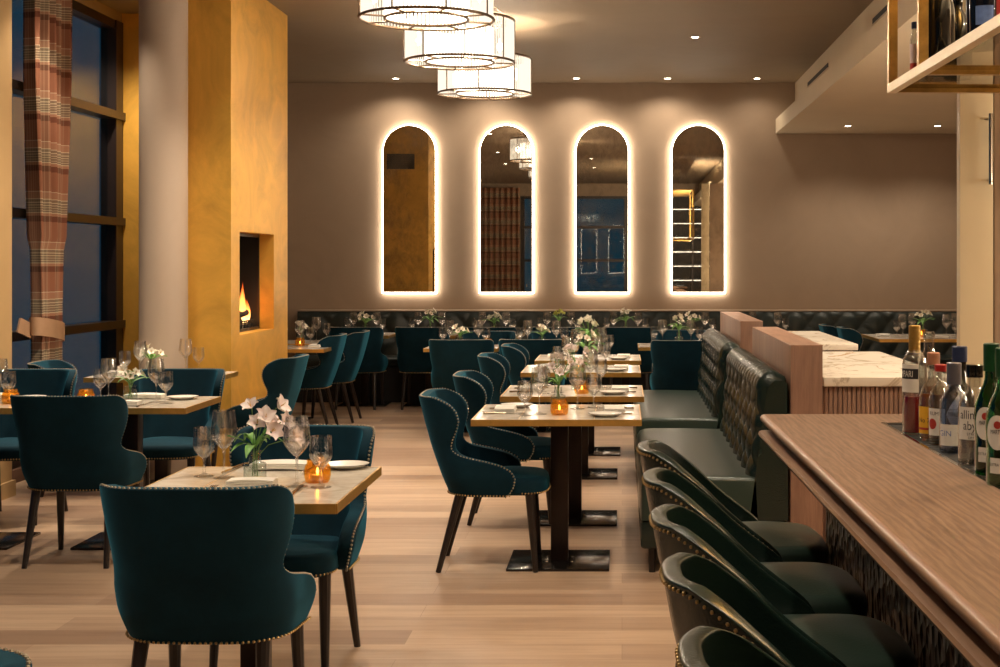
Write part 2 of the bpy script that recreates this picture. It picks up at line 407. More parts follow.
def shell(zs, YF, YB, WR, r, flare, thick, bow, nu=36):
    """U-shaped upholstered wrap: outer grid, inner grid, rim. returns MB, rim polyline (outer, inner pairs)"""
    def P(s, z):
        w = interp(WR, z); yb = interp(YB, z); fwd = interp(YF, z) - yb
        if fwd < r: L = w - r + r*math.acos(max(-1, 1-fwd/r))
        else: L = w - r + PI*r/2 + fwd - r
        a = abs(s)*L
        if a < w-r: x, y = a, 0
        elif a < w-r+PI*r/2:
            p = (a-w+r)/r; x = w-r+r*math.sin(p); y = r*(1-math.cos(p))
        else:
            t = a-(w-r+PI*r/2); x = w+flare*t; y = r+t
        y += bow*(x/w)**2
        return Vector((x if s >= 0 else -x, yb+y, z))
    nz = len(zs)
    O = [[P(-1+2*j/nu, z) for j in range(nu+1)] for z in zs]
    I = []
    for i in range(nz):
        row = []
        for j in range(nu+1):
            du = O[i][min(j+1, nu)] - O[i][max(j-1, 0)]
            a, b = max(i-1, 0), min(i+1, nz-1)
            s = -1+2*j/nu
            z = zs[i]; x0 = O[i][j]
            # normal from the plan direction only, leaned with the back
            n = Vector((-du.y, du.x, 0)).normalized()
            th = thick(z) if callable(thick) else thick
            row.append(x0 + n*th)
        I.append(row)
    mb = MB(); W = nu+1
    vs = [p for row in O for p in row] + [p for row in I for p in row]
    o2 = nz*W; fs = []
    for i in range(nz-1):
        for j in range(nu):
            fs.append((i*W+j, i*W+j+1, (i+1)*W+j+1, (i+1)*W+j))
            fs.append((o2+i*W+j, o2+(i+1)*W+j, o2+(i+1)*W+j+1, o2+i*W+j+1))
    for j in range(nu):
        t = (nz-1)*W
        fs.append((t+j, t+j+1, o2+t+j+1, o2+t+j)); fs.append((j, o2+j, o2+j+1, j+1))
    for i in range(nz-1):
        fs.append((i*W, (i+1)*W, o2+(i+1)*W, o2+i*W))
        fs.append((i*W+nu, o2+i*W+nu, o2+(i+1)*W+nu, (i+1)*W+nu))
    mb.add(vs, fs)
    k = nz-1
    rim = [(O[i][0], I[i][0], O[i][1]) for i in range(0, nz)] + [(O[k][j], I[k][j], O[k-1][j]) for j in range(1, nu)] + [(O[i][nu], I[i][nu], O[i][nu-1]) for i in range(nz-1, -1, -1)]
    base = [(O[1][j], O[1][j], O[0][j]) for j in range(nu+1)]
    return mb, rim, base

def nails_along(pts, step, r, mb):
    acc = 0
    for a, b in zip(pts, pts[1:]):
        d = (b-a).length
        while acc < d:
            p = a.lerp(b, acc/d if d else 0); mb.ball(p, r, 6, 4); acc += step
        acc -= d

def cushion(xf, xb, y0, y1, z0, z1, rc=.09, dome=.02, rr=.025, front_round=.03, n=40):
    """upholstered seat pad, wider in front (xf) than behind (xb)"""
    def outline(inset):
        pts = []
        for i in range(n):
            a = 2*PI*i/n
            ca, sa = math.cos(a), math.sin(a)
            e = 2/4.6
            u = math.copysign(abs(ca)**e, ca); v = math.copysign(abs(sa)**e, sa)
            yy = (v+1)/2
            hw = xb+(xf-xb)*yy
            pts.append((u*(hw-inset), y0+inset+(y1-y0-2*inset)*yy + (front_round*(1-u*u) if v > 0 else 0)*v))
        return pts
    mb = MB()
    rows = [(.012, z0), (0, z0+.012)]
    for k in range(5):
        a = PI/2*k/4; rows.append((rr*(1-math.cos(a)), z1-rr+rr*math.sin(a)))
    rows += [(rr+.05, z1+dome*.45), (rr+.11, z1+dome*.85), (rr+.16, z1+dome)]
    vs = []
    for ins, z in rows: vs += [(x, y, z) for x, y in outline(ins)]
    m = len(rows)
    fs = [(k*n+i, k*n+(i+1) % n, (k+1)*n+(i+1) % n, (k+1)*n+i) for k in range(m-1) for i in range(n)]
    fs.append(tuple(reversed(range(n)))); fs.append(tuple(range((m-1)*n, m*n)))
    return mb.add(vs, fs)

def leg_mb(a, b, r0, r1):
    mb = MB(); mb.tube([a, Vector(a).lerp(Vector(b), .5), b], [r0, (r0+r1)/2*1.02, r1], 10)
    return mb

def make_chair():
    t = thing('dining_chair', 'x', 'chair')
    zs = [.365,.385,.42,.46,.495,.52,.538,.552,.565,.585,.61,.645,.69,.735,.775,.808,.83,.845,.85]
    YF = [(.365,.42),(.40,.46),(.46,.47),(.495,.45),(.52,.405),(.538,.34),(.552,.27),(.565,.21),(.585,.17),(.61,.158),(.645,.168),(.69,.19),(.735,.20),(.775,.19),(.808,.165),(.83,.125),(.845,.085),(.85,.06)]
    YB = [(.365,.15),(.45,.115),(.6,.062),(.75,.022),(.85,0)]
    WR = [(.365,.245),(.45,.27),(.54,.272),(.6,.262),(.7,.272),(.85,.285)]
    off = Vector((0, -.34, 0))
    mb, rim, base = shell(zs, YF, YB, WR, .15, .06, lambda z: .062 if z < .6 else .062-.014*(z-.6)/.25, .012)
    mb.xf(Matrix.Translation(off)); mb.build('backrest', M['velvet'], t, subsurf=2)
    nb = MB()
    pts = [o.lerp(i, .17).lerp(q, .16)+off for o, i, q in rim]
    nails_along(pts, .0155, .0048, nb)
    nb.build('nailhead_trim', M['nail_pale'], t)
    nb = MB()
    nails_along([o + (o-Vector((0,.2,o.z))).normalized()*.002 + Vector((0,0,-.008)) + off for o, i, q in base], .0155, .0045, nb)
    nb.build('nailhead_border', M['nail'], t)
    cushion(.235, .20, -.14, .265, .372, .455, dome=.022, rr=.03).build('seat', M['velvet'], t)
    fb = MB(); c2 = cushion(.237, .20, -.14, .267, .372, .384, dome=0, rr=.004)
    ring = [Vector(p) for p in c2.v[40:80]]
    front = sorted([p for p in ring if p.y > .12], key=lambda p: p.x)
    nails_along([Vector((p.x, p.y+.001, .383)) for p in front], .0155, .0045, fb)
    fb.build('seat_nailheads', M['nail'], t)
    for sx in (-1, 1):
        leg_mb((sx*.195, .205, .385), (sx*.205, .235, 0), .023, .013).build('leg', M['darkwood'], t)
        leg_mb((sx*.18, -.13, .385), (sx*.20, -.235, 0), .023, .013).build('leg', M['darkwood'], t)
    return t

def make_stool():
    t = thing('bar_stool', 'x', 'bar stool')
    zs = [.60,.62,.66,.70,.74,.78,.82,.86,.893,.918,.938,.954,.961]
    YF = [(.60,.34),(.66,.39),(.70,.375),(.75,.31),(.81,.23),(.87,.17),(.91,.115),(.94,.075),(.954,.045),(.961,.03)]
    YB = [(.60,.09),(.72,.055),(.85,.02),(.961,0)]
    WR = [(.60,.225),(.7,.245),(.961,.25)]
    off = Vector((0, -.30, 0))
    mb, rim, base = shell(zs, YF, YB, WR, .22, .0, lambda z: .02+.014*max(0, min(1, (z-.7)/.26)), .01)
    mb.xf(Matrix.Translation(off)); mb.build('backrest', M['leather'], t, subsurf=2)
    pts = []
    for k in range(1, len(rim)-1):
        o, i, q = rim[k]; n = (o-i).normalized(); tg = (rim[k+1][0]-rim[k-1][0]).normalized(); d = n.cross(tg)
        d.normalize(); d = d if d.z < 0 else -d
        pts.append(o + d*.013 + n*.0 + off)
    pts = [(pts[max(k-1, 0)]+pts[k]*2+pts[min(k+1, len(pts)-1)])/4 for k in range(len(pts))]
    pts = [p for p in pts if p.z > .66]
    nb = MB(); nails_along(pts, .0165, .0038, nb)
    nb.build('nailhead_trim', M['nail'], t)
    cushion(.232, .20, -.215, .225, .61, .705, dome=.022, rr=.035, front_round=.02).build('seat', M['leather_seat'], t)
    for sx in (-1, 1):
        leg_mb((sx*.17, .17, .62), (sx*.20, .22, 0), .02, .012).build('leg', M['darkwood'], t)
        leg_mb((sx*.16, -.12, .62), (sx*.20, -.20, 0), .02, .012).build('leg', M['darkwood'], t)
    fr = MB(); z = .22; c = [(-.19,.195,z),(.19,.195,z),(.19,-.17,z),(-.19,-.17,z)]
    fr.tube(c, .009, 8, closed=True); fr.build('footrest', M['brass_aged'], t)
    return t

# ------------------------------------------------------------------ tables
def make_table(label, x0, x1, y0, y1, group, cat='table', h=.75, base=None):
    cx, cy = (x0+x1)/2, (y0+y1)/2; a, b = (x1-x0)/2, (y1-y0)/2
    t = thing('restaurant_table', label, cat, (cx, cy, 0), 0, group)
    MB().box(-a+.004, a-.004, -b+.004, b-.004, h-.028, h).build('tabletop', M['tabletop'], t)
    e = MB()
    for s in (-1, 1):
        e.box(-a, a, s*b-.004, s*b+.004, h-.031, h-.0003); e.box(s*a-.004, s*a+.004, -b, b, h-.031, h-.0003)
    e.build('brass_edge', M['brass'], t)
    # brass inlay lines across the top
    i = MB()
    for f in (-.36, .36):
        i.box(f*2*a*.62-.0018, f*2*a*.62+.0018, -b+.004, b-.004, h-.002, h+.0004)
    i.build('brass_inlay', M['brass'], t)
    p = MB(); p.rbox(-.043, .043, -.043, .043, .012, h-.03, .004, 2); p.build('pedestal', M['pedestal'], t)
    u = MB(); u.box(-min(.22, a-.06), min(.22, a-.06), -.03, .03, h-.042, h-.029); u.box(-.03, .03, -min(.22, b-.06), min(.22, b-.06), h-.041, h-.029); u.build('support_bracket', M['pedestal'], t)
    bs = base or (.25, .22)
    q = MB(); q.rbox(-bs[0], bs[0], -bs[1], bs[1], 0, .013, .003, 2); q.build('base_plate', M['plate_steel'], t)
    sc = MB()
    for sx in (-1, 1):
        for sy in (-1, 1): sc.lathe([(0,.017),(.006,.0165),(.008,.013)], 8, (sx*.062, sy*.062, 0))
    sc.build('base_bolts', M['chrome'], t)
    return t

# ------------------------------------------------------------------ tableware
def glass_prof(stem_h, bowl, foot, rs=.0038):
    """outer up, inner down; bowl = list of (r, z above stem)"""
    out = [(0, 0), (foot, 0), (foot, .0018), (foot*.55, .0045), (rs*1.5, .011), (rs, .02), (rs, stem_h*.8), (rs*1.6, stem_h)]
    out += [(r, stem_h+z) for r, z in bowl]
    inn = [(r-.0011, stem_h+z) for r, z in reversed(bowl)] + [(0, stem_h+.004)]
    return out + inn
def make_wine():
    t = thing('wine_glass', 'x', 'wine glass')
    bowl = [(.011,.004),(.025,.019),(.0395,.039),(.0452,.052),(.0446,.064),(.0405,.098),(.0365,.134)]
    MB().lathe(glass_prof(.098, bowl, .037), 24).build('glass', M['glass'], t, smooth=50)
    return t
def make_goblet():
    t = thing('water_goblet', 'x', 'water glass')
    bowl = [(.011,.004),(.023,.015),(.0345,.032),(.0385,.046),(.0378,.062),(.0352,.107)]
    MB().lathe(glass_prof(.062, bowl, .034, .0048), 24).build('glass', M['glass'], t, smooth=50)
    return t
def make_plate():
    t = thing('side_plate', 'x', 'plate')
    MB().lathe([(0,.004),(.045,.004),(.05,.006),(.072,.013),(.084,.016),(.085,.0145),(.07,.009),(.05,0),(0,0)], 32).build('plate', M['china'], t)
    MB().lathe([(.0835,.0168),(.0853,.0168),(.0856,.0148),(.0838,.0145)], 32).build('rim', M['slate'], t)
    return t
def make_napkin():
    t = thing('folded_napkin', 'x', 'napkin')
    mb = MB()
    for k in range(3):
        z = .002 + k*.0075
        def fn(u, v, z=z, k=k):
            x = (u-.5)*.205; y = (v-.5)*(.105-.004*k)
            return (x, y, z + .004*math.sin(PI*u)*(1+.3*math.sin(9*v+k)) )
        top = MB().grid(lambda u, v: (fn(u, v)[0], fn(u, v)[1], fn(u, v)[2]+.0058), 12, 6)
        mb.add(top.v, top.f)
        bot = MB().grid(fn, 12, 6); mb.add(bot.v, [tuple(reversed(f)) for f in bot.f])
        # edges
        n = 13
        for j in (0, 6):
            for i in range(12):
                a, b = j*n+i, j*n+i+1; mb.add([bot.v[a], bot.v[b], top.v[b], top.v[a]], [(0,1,2,3)])
        for i in (0, 12):
            for j in range(6):
                a, b = j*n+i, (j+1)*n+i; mb.add([bot.v[a], bot.v[b], top.v[b], top.v[a]], [(0,1,2,3)])
    mb.build('cloth', M['linen'], t, smooth=60)
    return t
def make_fork():
    t = thing('fork', 'x', 'fork'); mb = MB()
    mb.tube([(0,-.10,.003),(0,-.03,.004),(0,.03,.005),(0,.045,.0045)], [.0045,.003,.0025,.004], 6)
    mb.build('handle', M['steelcut'], t)
    mb = MB(); mb.rbox(-.011,.011,.043,.062,.003,.006,.001,1)
    for k in range(4): mb.tube([(-.0095+k*.0063,.058,.0045),(-.0095+k*.0063,.08,.006),(-.0095+k*.0063,.1,.005)], [.0016,.0014,.0008], 5)
    mb.build('tines', M['steelcut'], t); return t
def make_knife():
    t = thing('table_knife', 'x', 'knife'); mb = MB()
    mb.tube([(0,-.11,.005),(0,-.05,.006),(0,0,.005)], [.006,.005,.004], 6); mb.build('handle', M['steelcut'], t)
    mb = MB(); mb.prism([(-.006,0),(.007,0),(.0085,.06),(.007,.095),(.001,.11),(-.006,.1)], 'z', .0035, .006); mb.build('blade', M['chrome'], t); return t
def make_votive():
    t = thing('votive_holder', 'x', 'candle holder')
    out = [(0,0),(.036,0),(.041,.006),(.0445,.022),(.0445,.042),(.041,.056),(.036,.062),(.035,.072),(.0365,.076)]
    inn = [(.0335,.076),(.0325,.071),(.033,.06),(.038,.054),(.041,.04),(.041,.022),(.037,.008),(0,.006)]
    MB().lathe(out+inn, 24).build('amber_glass', M['amber'], t, smooth=50)
    c = MB().lathe([(0,.007),(.019,.007),(.019,.024),(0,.0235)], 16).build('candle', M['wax'], t)
    MB().lathe([(0,.024),(.0035,.029),(.0048,.034),(.003,.042),(0,.05)], 8).build('flame', M['flame'], c)
    return t

def blossom(mb, c, d, size, npet=6, open_=.8):
    """trumpet flower of narrow petals around direction d"""
    d = Vector(d).normalized(); a = Vector((0,0,1)) if abs(d.z) < .9 else Vector((1,0,0))
    u = d.cross(a).normalized(); w = d.cross(u)
    for k in range(npet):
        an = 2*PI*k/npet + .3; rad = math.cos(an)*u + math.sin(an)*w; tan = -math.sin(an)*u + math.cos(an)*w
        wd = size*(.36 if k % 2 else .46)
        def fn(x, v):
            s = v; out = size*(.08 + .95*open_*s**1.25); up = size*(.75*s - .28*s*s*s)
            half = wd*math.sin(PI*min(1, .08+s*.92)**.8)*.9 + .0006
            q = (x-.5)*2
            return Vector(c) + rad*out + d*(up + .1*size*q*q) + tan*(half*q)
        mb.grid(fn, 4, 6)
def leaf(mb, a, mid, b, w):
    a, mid, b = Vector(a), Vector(mid), Vector(b)
    def fn(x, v):
        p = a*(1-v)**2 + mid*2*v*(1-v) + b*v*v
        t = ((mid-a)*(1-v) + (b-mid)*v).normalized(); s = t.cross(Vector((0,0,1)))
        s = s.normalized() if s.length > 1e-3 else Vector((1,0,0)); q = (x-.5)*2
        return p + s*(q*w*math.sin(PI*(.04+.92*v))) + Vector((0,0,.25*w*q*q))
    mb.grid(fn, 4, 10)

def vase_body(kind, t):
    if kind == 'tiered':
        out = [(0,0),(.037,0),(.039,.004),(.039,.052),(.036,.058),(.022,.060),(.021,.064),(.021,.098),(.0215,.1)]
        inn = [(.0195,.1),(.019,.064),(.034,.055),(.0365,.05),(.0365,.008),(0,.006)]
        wt = [(0,.007),(.036,.008),(.036,.045),(0,.045)]
    else:
        out = [(0,0),(.036,0),(.039,.006),(.040,.03),(.036,.052),(.031,.07),(.033,.085)]
        inn = [(.031,.085),(.029,.07),(.034,.052),(.0375,.03),(.036,.008),(0,.007)]
        wt = [(0,.008),(.0355,.009),(.037,.03),(.0345,.045),(0,.045)]
    v = MB().lathe(out+inn, 24).build('vase', M['vaseglass'], t, smooth=50)
    MB().lathe(wt, 20).build('water', M['water'], v, smooth=50)
def make_vase(kind, petal, spots, size, nl, seed):
    r = random.Random(seed)
    t = thing('flower_vase', 'x', 'vase of flowers')
    vase_body(kind, t)
    neck = .1 if kind == 'tiered' else .085
    st = MB()
    for i, (x, y, z) in enumerate(spots):
        q = .012*(i % 3-1)
        st.tube([(q*.8, -q*.5, .012), (q*.4, q*.3, neck*.7), (x*.35, y*.35, neck+(z-neck)*.45), (x*.93, y*.93, z)], [.0018,.0018,.0016,.0022], 6)
    st.build('stems', M['stem'], t)
    lf = MB()
    for i in range(nl):
        a = 2*PI*i/nl + r.uniform(-.3, .3); R = r.uniform(.07, .12); z = neck+r.uniform(.02, .08)
        dz = r.uniform(-.05, .03)
        leaf(lf, (.004*math.cos(a), .004*math.sin(a), neck+.01), (.5*R*math.cos(a), .5*R*math.sin(a), z+.02), (R*math.cos(a), R*math.sin(a), z+dz), r.uniform(.011, .017))
    lf.build('leaves', M['leaf'], t)
    for x, y, z in spots:
        b = MB(); d = Vector((x*1.8, y*1.8-.05, .075)); blossom(b, (x, y, z), d, size*r.uniform(.85, 1.1)); o = b.build('blossom', petal, t, smooth=60)
        s = MB()
        dn = d.normalized()
        for k in range(4):
            w = Vector((r.uniform(-1,1), r.uniform(-1,1), r.uniform(-1,1)))*.006
            s.tube([Vector((x,y,z))+dn*.004, Vector((x,y,z))+dn*size*.55+w], [.0007,.0011], 4)
        s.build('stamens', M['stamen'], o)
    return t
def rand_spots(n, seed, R=.05, z0=.15, z1=.23):
    r = random.Random(seed); out = []
    for i in range(n):
        a = 2*PI*i/n + r.uniform(-.3, .3); q = R*r.uniform(.45, 1.05); out.append((q*math.cos(a), q*math.sin(a), r.uniform(z0, z1)))
    return out

# ------------------------------------------------------------------ bottles
def bent_text(txt, h, radius, z, ang, mat, parent, name='lettering', flat=False, sq=1.0):
    """raised lettering wrapped round a cylinder; ang = direction the middle faces; h = cap height"""
    cu = bpy.data.curves.new('t', 'FONT'); cu.body = txt; cu.size = h/.69; cu.align_x = 'CENTER'
    o = bpy.data.objects.new('t', cu); COL.objects.link(o)
    dg = bpy.context.evaluated_depsgraph_get()
    me = bpy.data.meshes.new_from_object(o.evaluated_get(dg))
    bpy.data.objects.remove(o)
    bm = bmesh.new(); bm.from_mesh(me); bmesh.ops.triangulate(bm, faces=bm.faces[:])
    bmesh.ops.subdivide_edges(bm, edges=[e for e in bm.edges if e.calc_length() > h*.35], cuts=2)
    vs = [v.co.copy() for v in bm.verts]; bm.verts.index_update(); fs = [[v.index for v in f.verts] for f in bm.faces]; bm.free()
    mb = MB()
    if flat: mb.add([(v.x*sq, 0, z+v.y) for v in vs], fs)
    else: mb.add([((radius)*math.cos(ang+v.x*sq/radius), radius*math.sin(ang+v.x*sq/radius), z+v.y) for v in vs], fs)
    return mb.build(name, mat, parent, smooth=0)

def label_patch(r, z0, z1, a0, a1, mat, parent, name='label', n=16):
    return MB().lathe([(r, z0), (r, z1)], n, arc=(a0, a1)).build(name, mat, parent)
def round_label(r, zc, hw, hh, ang, mat, parent, name='label', shape='ellipse'):
    mb = MB(); vs = [(r*math.cos(ang), r*math.sin(ang), zc)]; n = 28
    rows = 4
    for k in range(1, rows+1):
        for i in range(n):
            a = 2*PI*i/n; c, s = math.cos(a), math.sin(a)
            if shape == 'diamond':
                q = 1/(abs(c)+abs(s)); c, s = c*q, s*q
            u = hw*c*k/rows; v = hh*s*k/rows
            vs.append((r*math.cos(ang+u/r), r*math.sin(ang+u/r), zc+v))
    fs = [(0, 1+i, 1+(i+1) % n) for i in range(n)]
    for k in range(rows-1):
        for i in range(n): fs.append((1+k*n+i, 1+(k+1)*n+i, 1+(k+1)*n+(i+1) % n, 1+k*n+(i+1) % n))
    return mb.add(vs, fs).build(name, mat, parent)

def glassy(name, tint, refl=1.3):
    return thin_glass(name, tint, refl*2.2, .03)
def opaque_gloss(name, col, rough=.08): return plain(name, col, rough)
BM = {}
BM['clear'] = glassy('clear_bottle_glass', (.92,.93,.92,1), 1.6)
BM['blue'] = glassy('blue_tinted_bottle_glass', (.84,.89,1,1), 1.6)
BM['green'] = glassy('green_bottle_glass', (.06,.42,.10,1), 1.4)
BM['palegreen'] = glassy('pale_green_bottle_glass', (.45,.72,.45,1), 1.4)
BM['dark'] = opaque_gloss('dark_bottle_glass', rgb(14,15,13), .06)
BM['navyglass'] = opaque_gloss('navy_bottle_glass', rgb(18,20,30), .06)
BM['red'] = plain('red_aperitif', rgb(176,16,34), .1, Transmission_Weight=.1)
BM['amberliq'] = plain('amber_spirit', rgb(170,92,16), .12, Transmission_Weight=.35)
BM['clearliq'] = thin_glass('clear_spirit', (.9,.92,.92,1), .5)
BM['greenliq'] = plain('dark_green_vermouth', rgb(16,86,24), .1, Transmission_Weight=.4)
BM['white'] = plain('white_paper_label', rgb(222,216,206), .6)
BM['black'] = plain('black_ink', rgb(24,22,24), .5)
BM['yellow'] = plain('yellow_paper_label', rgb(226,168,40), .6)
BM['gold'] = plain('gold_foil', rgb(200,160,84), .3, .8, bmp=.3, bscale=90)
BM['cork'] = plain('tan_cork_stopper', rgb(164,112,82), .7, var=.2, vscale=60)
BM['grey'] = plain('pewter_cap', rgb(140,140,150), .28, .8)
BM['navy'] = plain('navy_cap', rgb(38,48,80), .35)
BM['redcap'] = plain('red_cap', rgb(160,30,28), .4)
BM['greencap'] = plain('green_cap', rgb(14,64,30), .35)
BM['redink'] = plain('red_ink', rgb(170,52,40), .5)
BM['pinklabel'] = plain('pink_and_white_label', rgb(214,190,190), .6)
BM['bluelabel'] = plain('blue_label', rgb(92,116,168), .5, var=.3, vscale=30)

def bottle(name, label, loc, rotz, prof, glass, liquid=None, fill=0, cap=None, cap_h=.03, cap_r=None, group=None, cat='bottle', over=False):
    t = thing(name, label, cat, loc, rotz, group)
    top = prof[-1]
    outer = [(0, 0)] + prof
    inner = [(max(r-.003, .004), max(z, .006)) for r, z in reversed(prof)] + [(0, .006)]
    MB().lathe(outer+inner, 28).build('bottle_glass', glass, t, smooth=50)
    if liquid:
        lp = [(0, .007)] + [(max(r-.0035, .003), max(z, .007)) for r, z in prof if z < fill]
        lr = lp[-1][0]; lp += [(lr, fill), (0, fill)]
        MB().lathe(lp, 24).build('liquid', liquid, t, smooth=50)
    if cap:
        cr = cap_r or top[0]+.002
        MB().lathe([(0,-.0), (cr, 0), (cr, cap_h-.002), (cr-.002, cap_h), (0, cap_h)], 20, (0,0,top[1]-.012 if over else top[1]-cap_h+.004)).build('cap', cap, t)
    return t
# ------------------------------------------------------------------ the room
H = 3.57; YW = 16.40; XL = -4.15; XR = 4.20; YR = -4.0
def sbox(name, mat, *boxes, smooth=0):
    mb = MB()
    for b in boxes: mb.box(*b)
    return struct(mb.build(name, mat, None, smooth))
sbox('floor', M['floor'], (XL-.2, XR+.1, YR-.1, YW+.1, -.1, 0))
sbox('ceiling', M['ceiling'], (XL-.2, XR+.1, YR-.1, YW+.1, H, H+.1))
sbox('wall_back', M['wall'], (XL-.2, XR+.1, YW, YW+.15, 0, H))
sbox('wall_right', M['wall'], (XR, XR+.15, YR, YW, 0, H))
# left wall: window bays near and far, solid past the chimney
sbox('wall_left', M['wall'], (XL-.2, XL, 11.97, YW, 0, H), (XL-.2, XL, 8.9, 9.2, 0, H), (XL-.2, XL, YR, 2.6, 0, H),
     (XL-.2, XL, 2.6, 8.9, 3.49, H), (XL-.2, XL, 9.2, 11.97, 3.49, H))
sbox('wall_rear', M['wall'], (XL, -2.6, YR-.15, YR, 0, H), (3.2, XR, YR-.15, YR, 0, H), (-2.6, 3.2, YR-.15, YR, 3.25, H), (-2.6, 3.2, YR-.15, YR, 0, .75))
sbox('baseboard_left', M['skirt'], (XL-.02, XL+.03, 2.6, 8.9, 0, .09), (XL-.02, XL+.03, 9.2, 11.87, 0, .09))
sbox('trim_1', M['post'], (XL, -3.925, 8.96, 9.2, 0, H), (XL, -3.905, 8.94, 9.215, 0, .1))
def window(n, axis, at, a, b, z0, z1, hs, vs):
    w = bpy.data.objects.new('window_%d' % n, None); COL.objects.link(w); struct(w)
    fr = MB(); t = .05
    def seg(u0, u1, s0, s1, d0=-.12, d1=.0):
        if axis == 'x': fr.box(at+d0, at+d1, u0, u1, s0, s1)
        else: fr.box(u0, u1, at+d0, at+d1, s0, s1)
    seg(a, b, z1-.07, z1); seg(a, b, z0, z0+.07)
    for h in hs: seg(a, b, h-.032, h+.032, -.10, .03)
    for v, wd in vs: seg(v-wd/2, v+wd/2, z0, z1, -.12, .01)
    fr.build('window_frame', M['mullion'], w, 0)
    g = MB()
    if axis == 'x': g.box(at-.07, at-.06, a, b, z0, z1)
    else: g.box(a, b, at-.07, at-.06, z0, z1)
    g.build('window_pane', M['window'], w, 0)
    return w
window(1, 'x', XL, 9.2, 11.87, .09, 3.49, (2.71, 1.84, .995), ((9.24,.08), (10.42,.07), (11.79,.16)))
window(2, 'x', XL, 2.6, 8.9, .09, 3.49, (2.71, 1.84, .995), ((2.65,.1), (4.2,.07), (5.8,.07), (7.4,.07), (8.85,.1)))
window(3, 'y', YR, -2.6, 3.2, .75, 3.25, (2.45, 1.6), ((-2.55,.1), (-1.2,.09), (.1,.09), (1.5,.09), (3.15,.1)))

# gold chimney breast with the raised fireplace recess in its side
X0, X1, Y0, Y1 = -3.25, -2.80, 10.24, 11.97
fy0, fy1, fz0, fz1 = 10.47, 11.50, .97, 1.728
sbox('wall_chimney', M['gold'], (X0, X1, Y0, Y1, 0, fz0), (X0, X1, Y0, Y1, fz1, H), (X0, X1, Y0, fy0, fz0, fz1), (X0, X1, fy1, Y1, fz0, fz1), (X0, X0+.02, fy0, fy1, fz0, fz1))
sbox('wall_gold', M['gold'], (XL-.1, X0, 11.87, 11.97, 0, H))
c = MB().lathe([(.165, 0), (.165, H)], 40, (-3.222, 10.05, 0)); struct(c.build('column', M['column'], None, 40))

# soffit over the bar side: lower slab, set-back bulkhead with slot diffusers
sx = 1.762
sbox('ceiling_soffit', M['soffit'], (sx, XR, YR, YW, 2.99, 3.155), (1.984, XR, YR, YW, 3.155, H))
def slot(y0, y1, lab):
    t = thing('slot_diffuser', lab, 'air vent', (1.984, (y0+y1)/2, 3.405), 0, 'slot diffusers in the bulkhead')
    L = (y1-y0)/2
    MB().box(-.006, .0, -L, L, -.022, .022).build('slot', M['black'], t, 0)
    f = MB(); f.box(-.008, 0, -L-.01, L+.01, .022, .028); f.box(-.008, 0, -L-.01, L+.01, -.028, -.022); f.build('frame', M['soffit'], t, 0)
slot(13.75, 15.25, 'long dark slot air diffuser in the bulkhead, the one closer to the mirror wall')
slot(9.0, 11.3, 'dark slot air diffuser in the bulkhead, the one closer to the bar shelf')

# champagne pillar with pull handle at the bar's end
pl = thing('tall_cabinet', 'tall champagne coloured cabinet panel with long steel handle behind the bar bottles', 'cabinet', (1.465, 6.2, 0))
MB().rbox(0, .145, 0, .06, 0, 2.988, .003, 2).build('door_panel', M['panel'], pl)
MB().rbox(.153, .85, .012, .06, 0, 2.988, .003, 2).build('side_panel', M['wall'], pl)
hd = MB(); hd.tube([(.122, -.045, 1.83), (.122, -.045, 2.135)], .009, 10); hd.tube([(.122, 0, 1.85), (.122, -.045, 1.85)], .006, 8); hd.tube([(.122, 0, 2.115), (.122, -.045, 2.115)], .006, 8)
hd.build('handle', M['chrome'], pl)

# ------------------------------------------------------------------ fireplace
fp = thing('gas_fireplace', 'glowing log fireplace set into the side of the gold chimney wall', 'fireplace', (X1, (fy0+fy1)/2, fz0))
L = (fy1-fy0)/2; hh = fz1-fz0
fb = MB(); d0, d1 = -.12, -.41
fb.box(d1-.01, d1, -L, L, 0, hh); fb.box(d1, d0, -L, -L+.012, 0, hh); fb.box(d1, d0, L-.012, L, 0, hh); fb.box(d1, d0, -L, L, hh-.012, hh); fb.box(d1, d0, -L, L, 0, .012)
fb.build('firebox', M['black'], fp, 0)
fr = MB()
for s in (-1, 1): fr.box(d0-.012, d0+.004, s*L-.016, s*L+.016 if s < 0 else s*L, 0, hh)
fr.box(d0-.012, d0+.004, -L, L, hh-.025, hh); fr.box(d0-.012, d0+.004, -L, L, .0, .022)
fr.build('frame', M['mullion'], fp, 0)
bu = MB(); bu.rbox(d1+.06, d0-.03, -L+.1, L-.08, .012, .05, .008, 2); bu.build('burner_tray', M['black'], fp)
gr = MB()
for k in range(9): gr.tube([(d0-.025, -L+.1+k*.1, .012), (d0-.025, -L+.1+k*.1, .075)], .005, 6)
gr.tube([(d0-.025, -L+.08, .075), (d0-.025, L-.08, .075)], .006, 6); gr.build('grate', M['black'], fp)
rr = random.Random(3)
for k in range(7):
    y = -L+.40+.42*k/6; a = rr.uniform(-.9, .9); z = .075+.035*(k % 3); x = d0-.085-.03*(k % 2)
    dx, dy = .07*math.sin(a), .17*math.cos(a)
    lg = MB(); pts = [(x-dx, y-dy, z), (x, y, z+rr.uniform(.0, .02)), (x+dx, y+dy, z+rr.uniform(-.01, .05))]
    lg.tube(pts, [.028, .034, .024], 9); lg.build('log', M['log'], fp)
mf, nt, out = newmat('log_fire_flame')
em = N(nt, 'ShaderNodeEmission', Strength=5.0); tc = nt.nodes.new('ShaderNodeTexCoord'); sp = nt.nodes.new('ShaderNodeSeparateXYZ')
nt.links.new(tc.outputs['Generated'], sp.inputs[0])
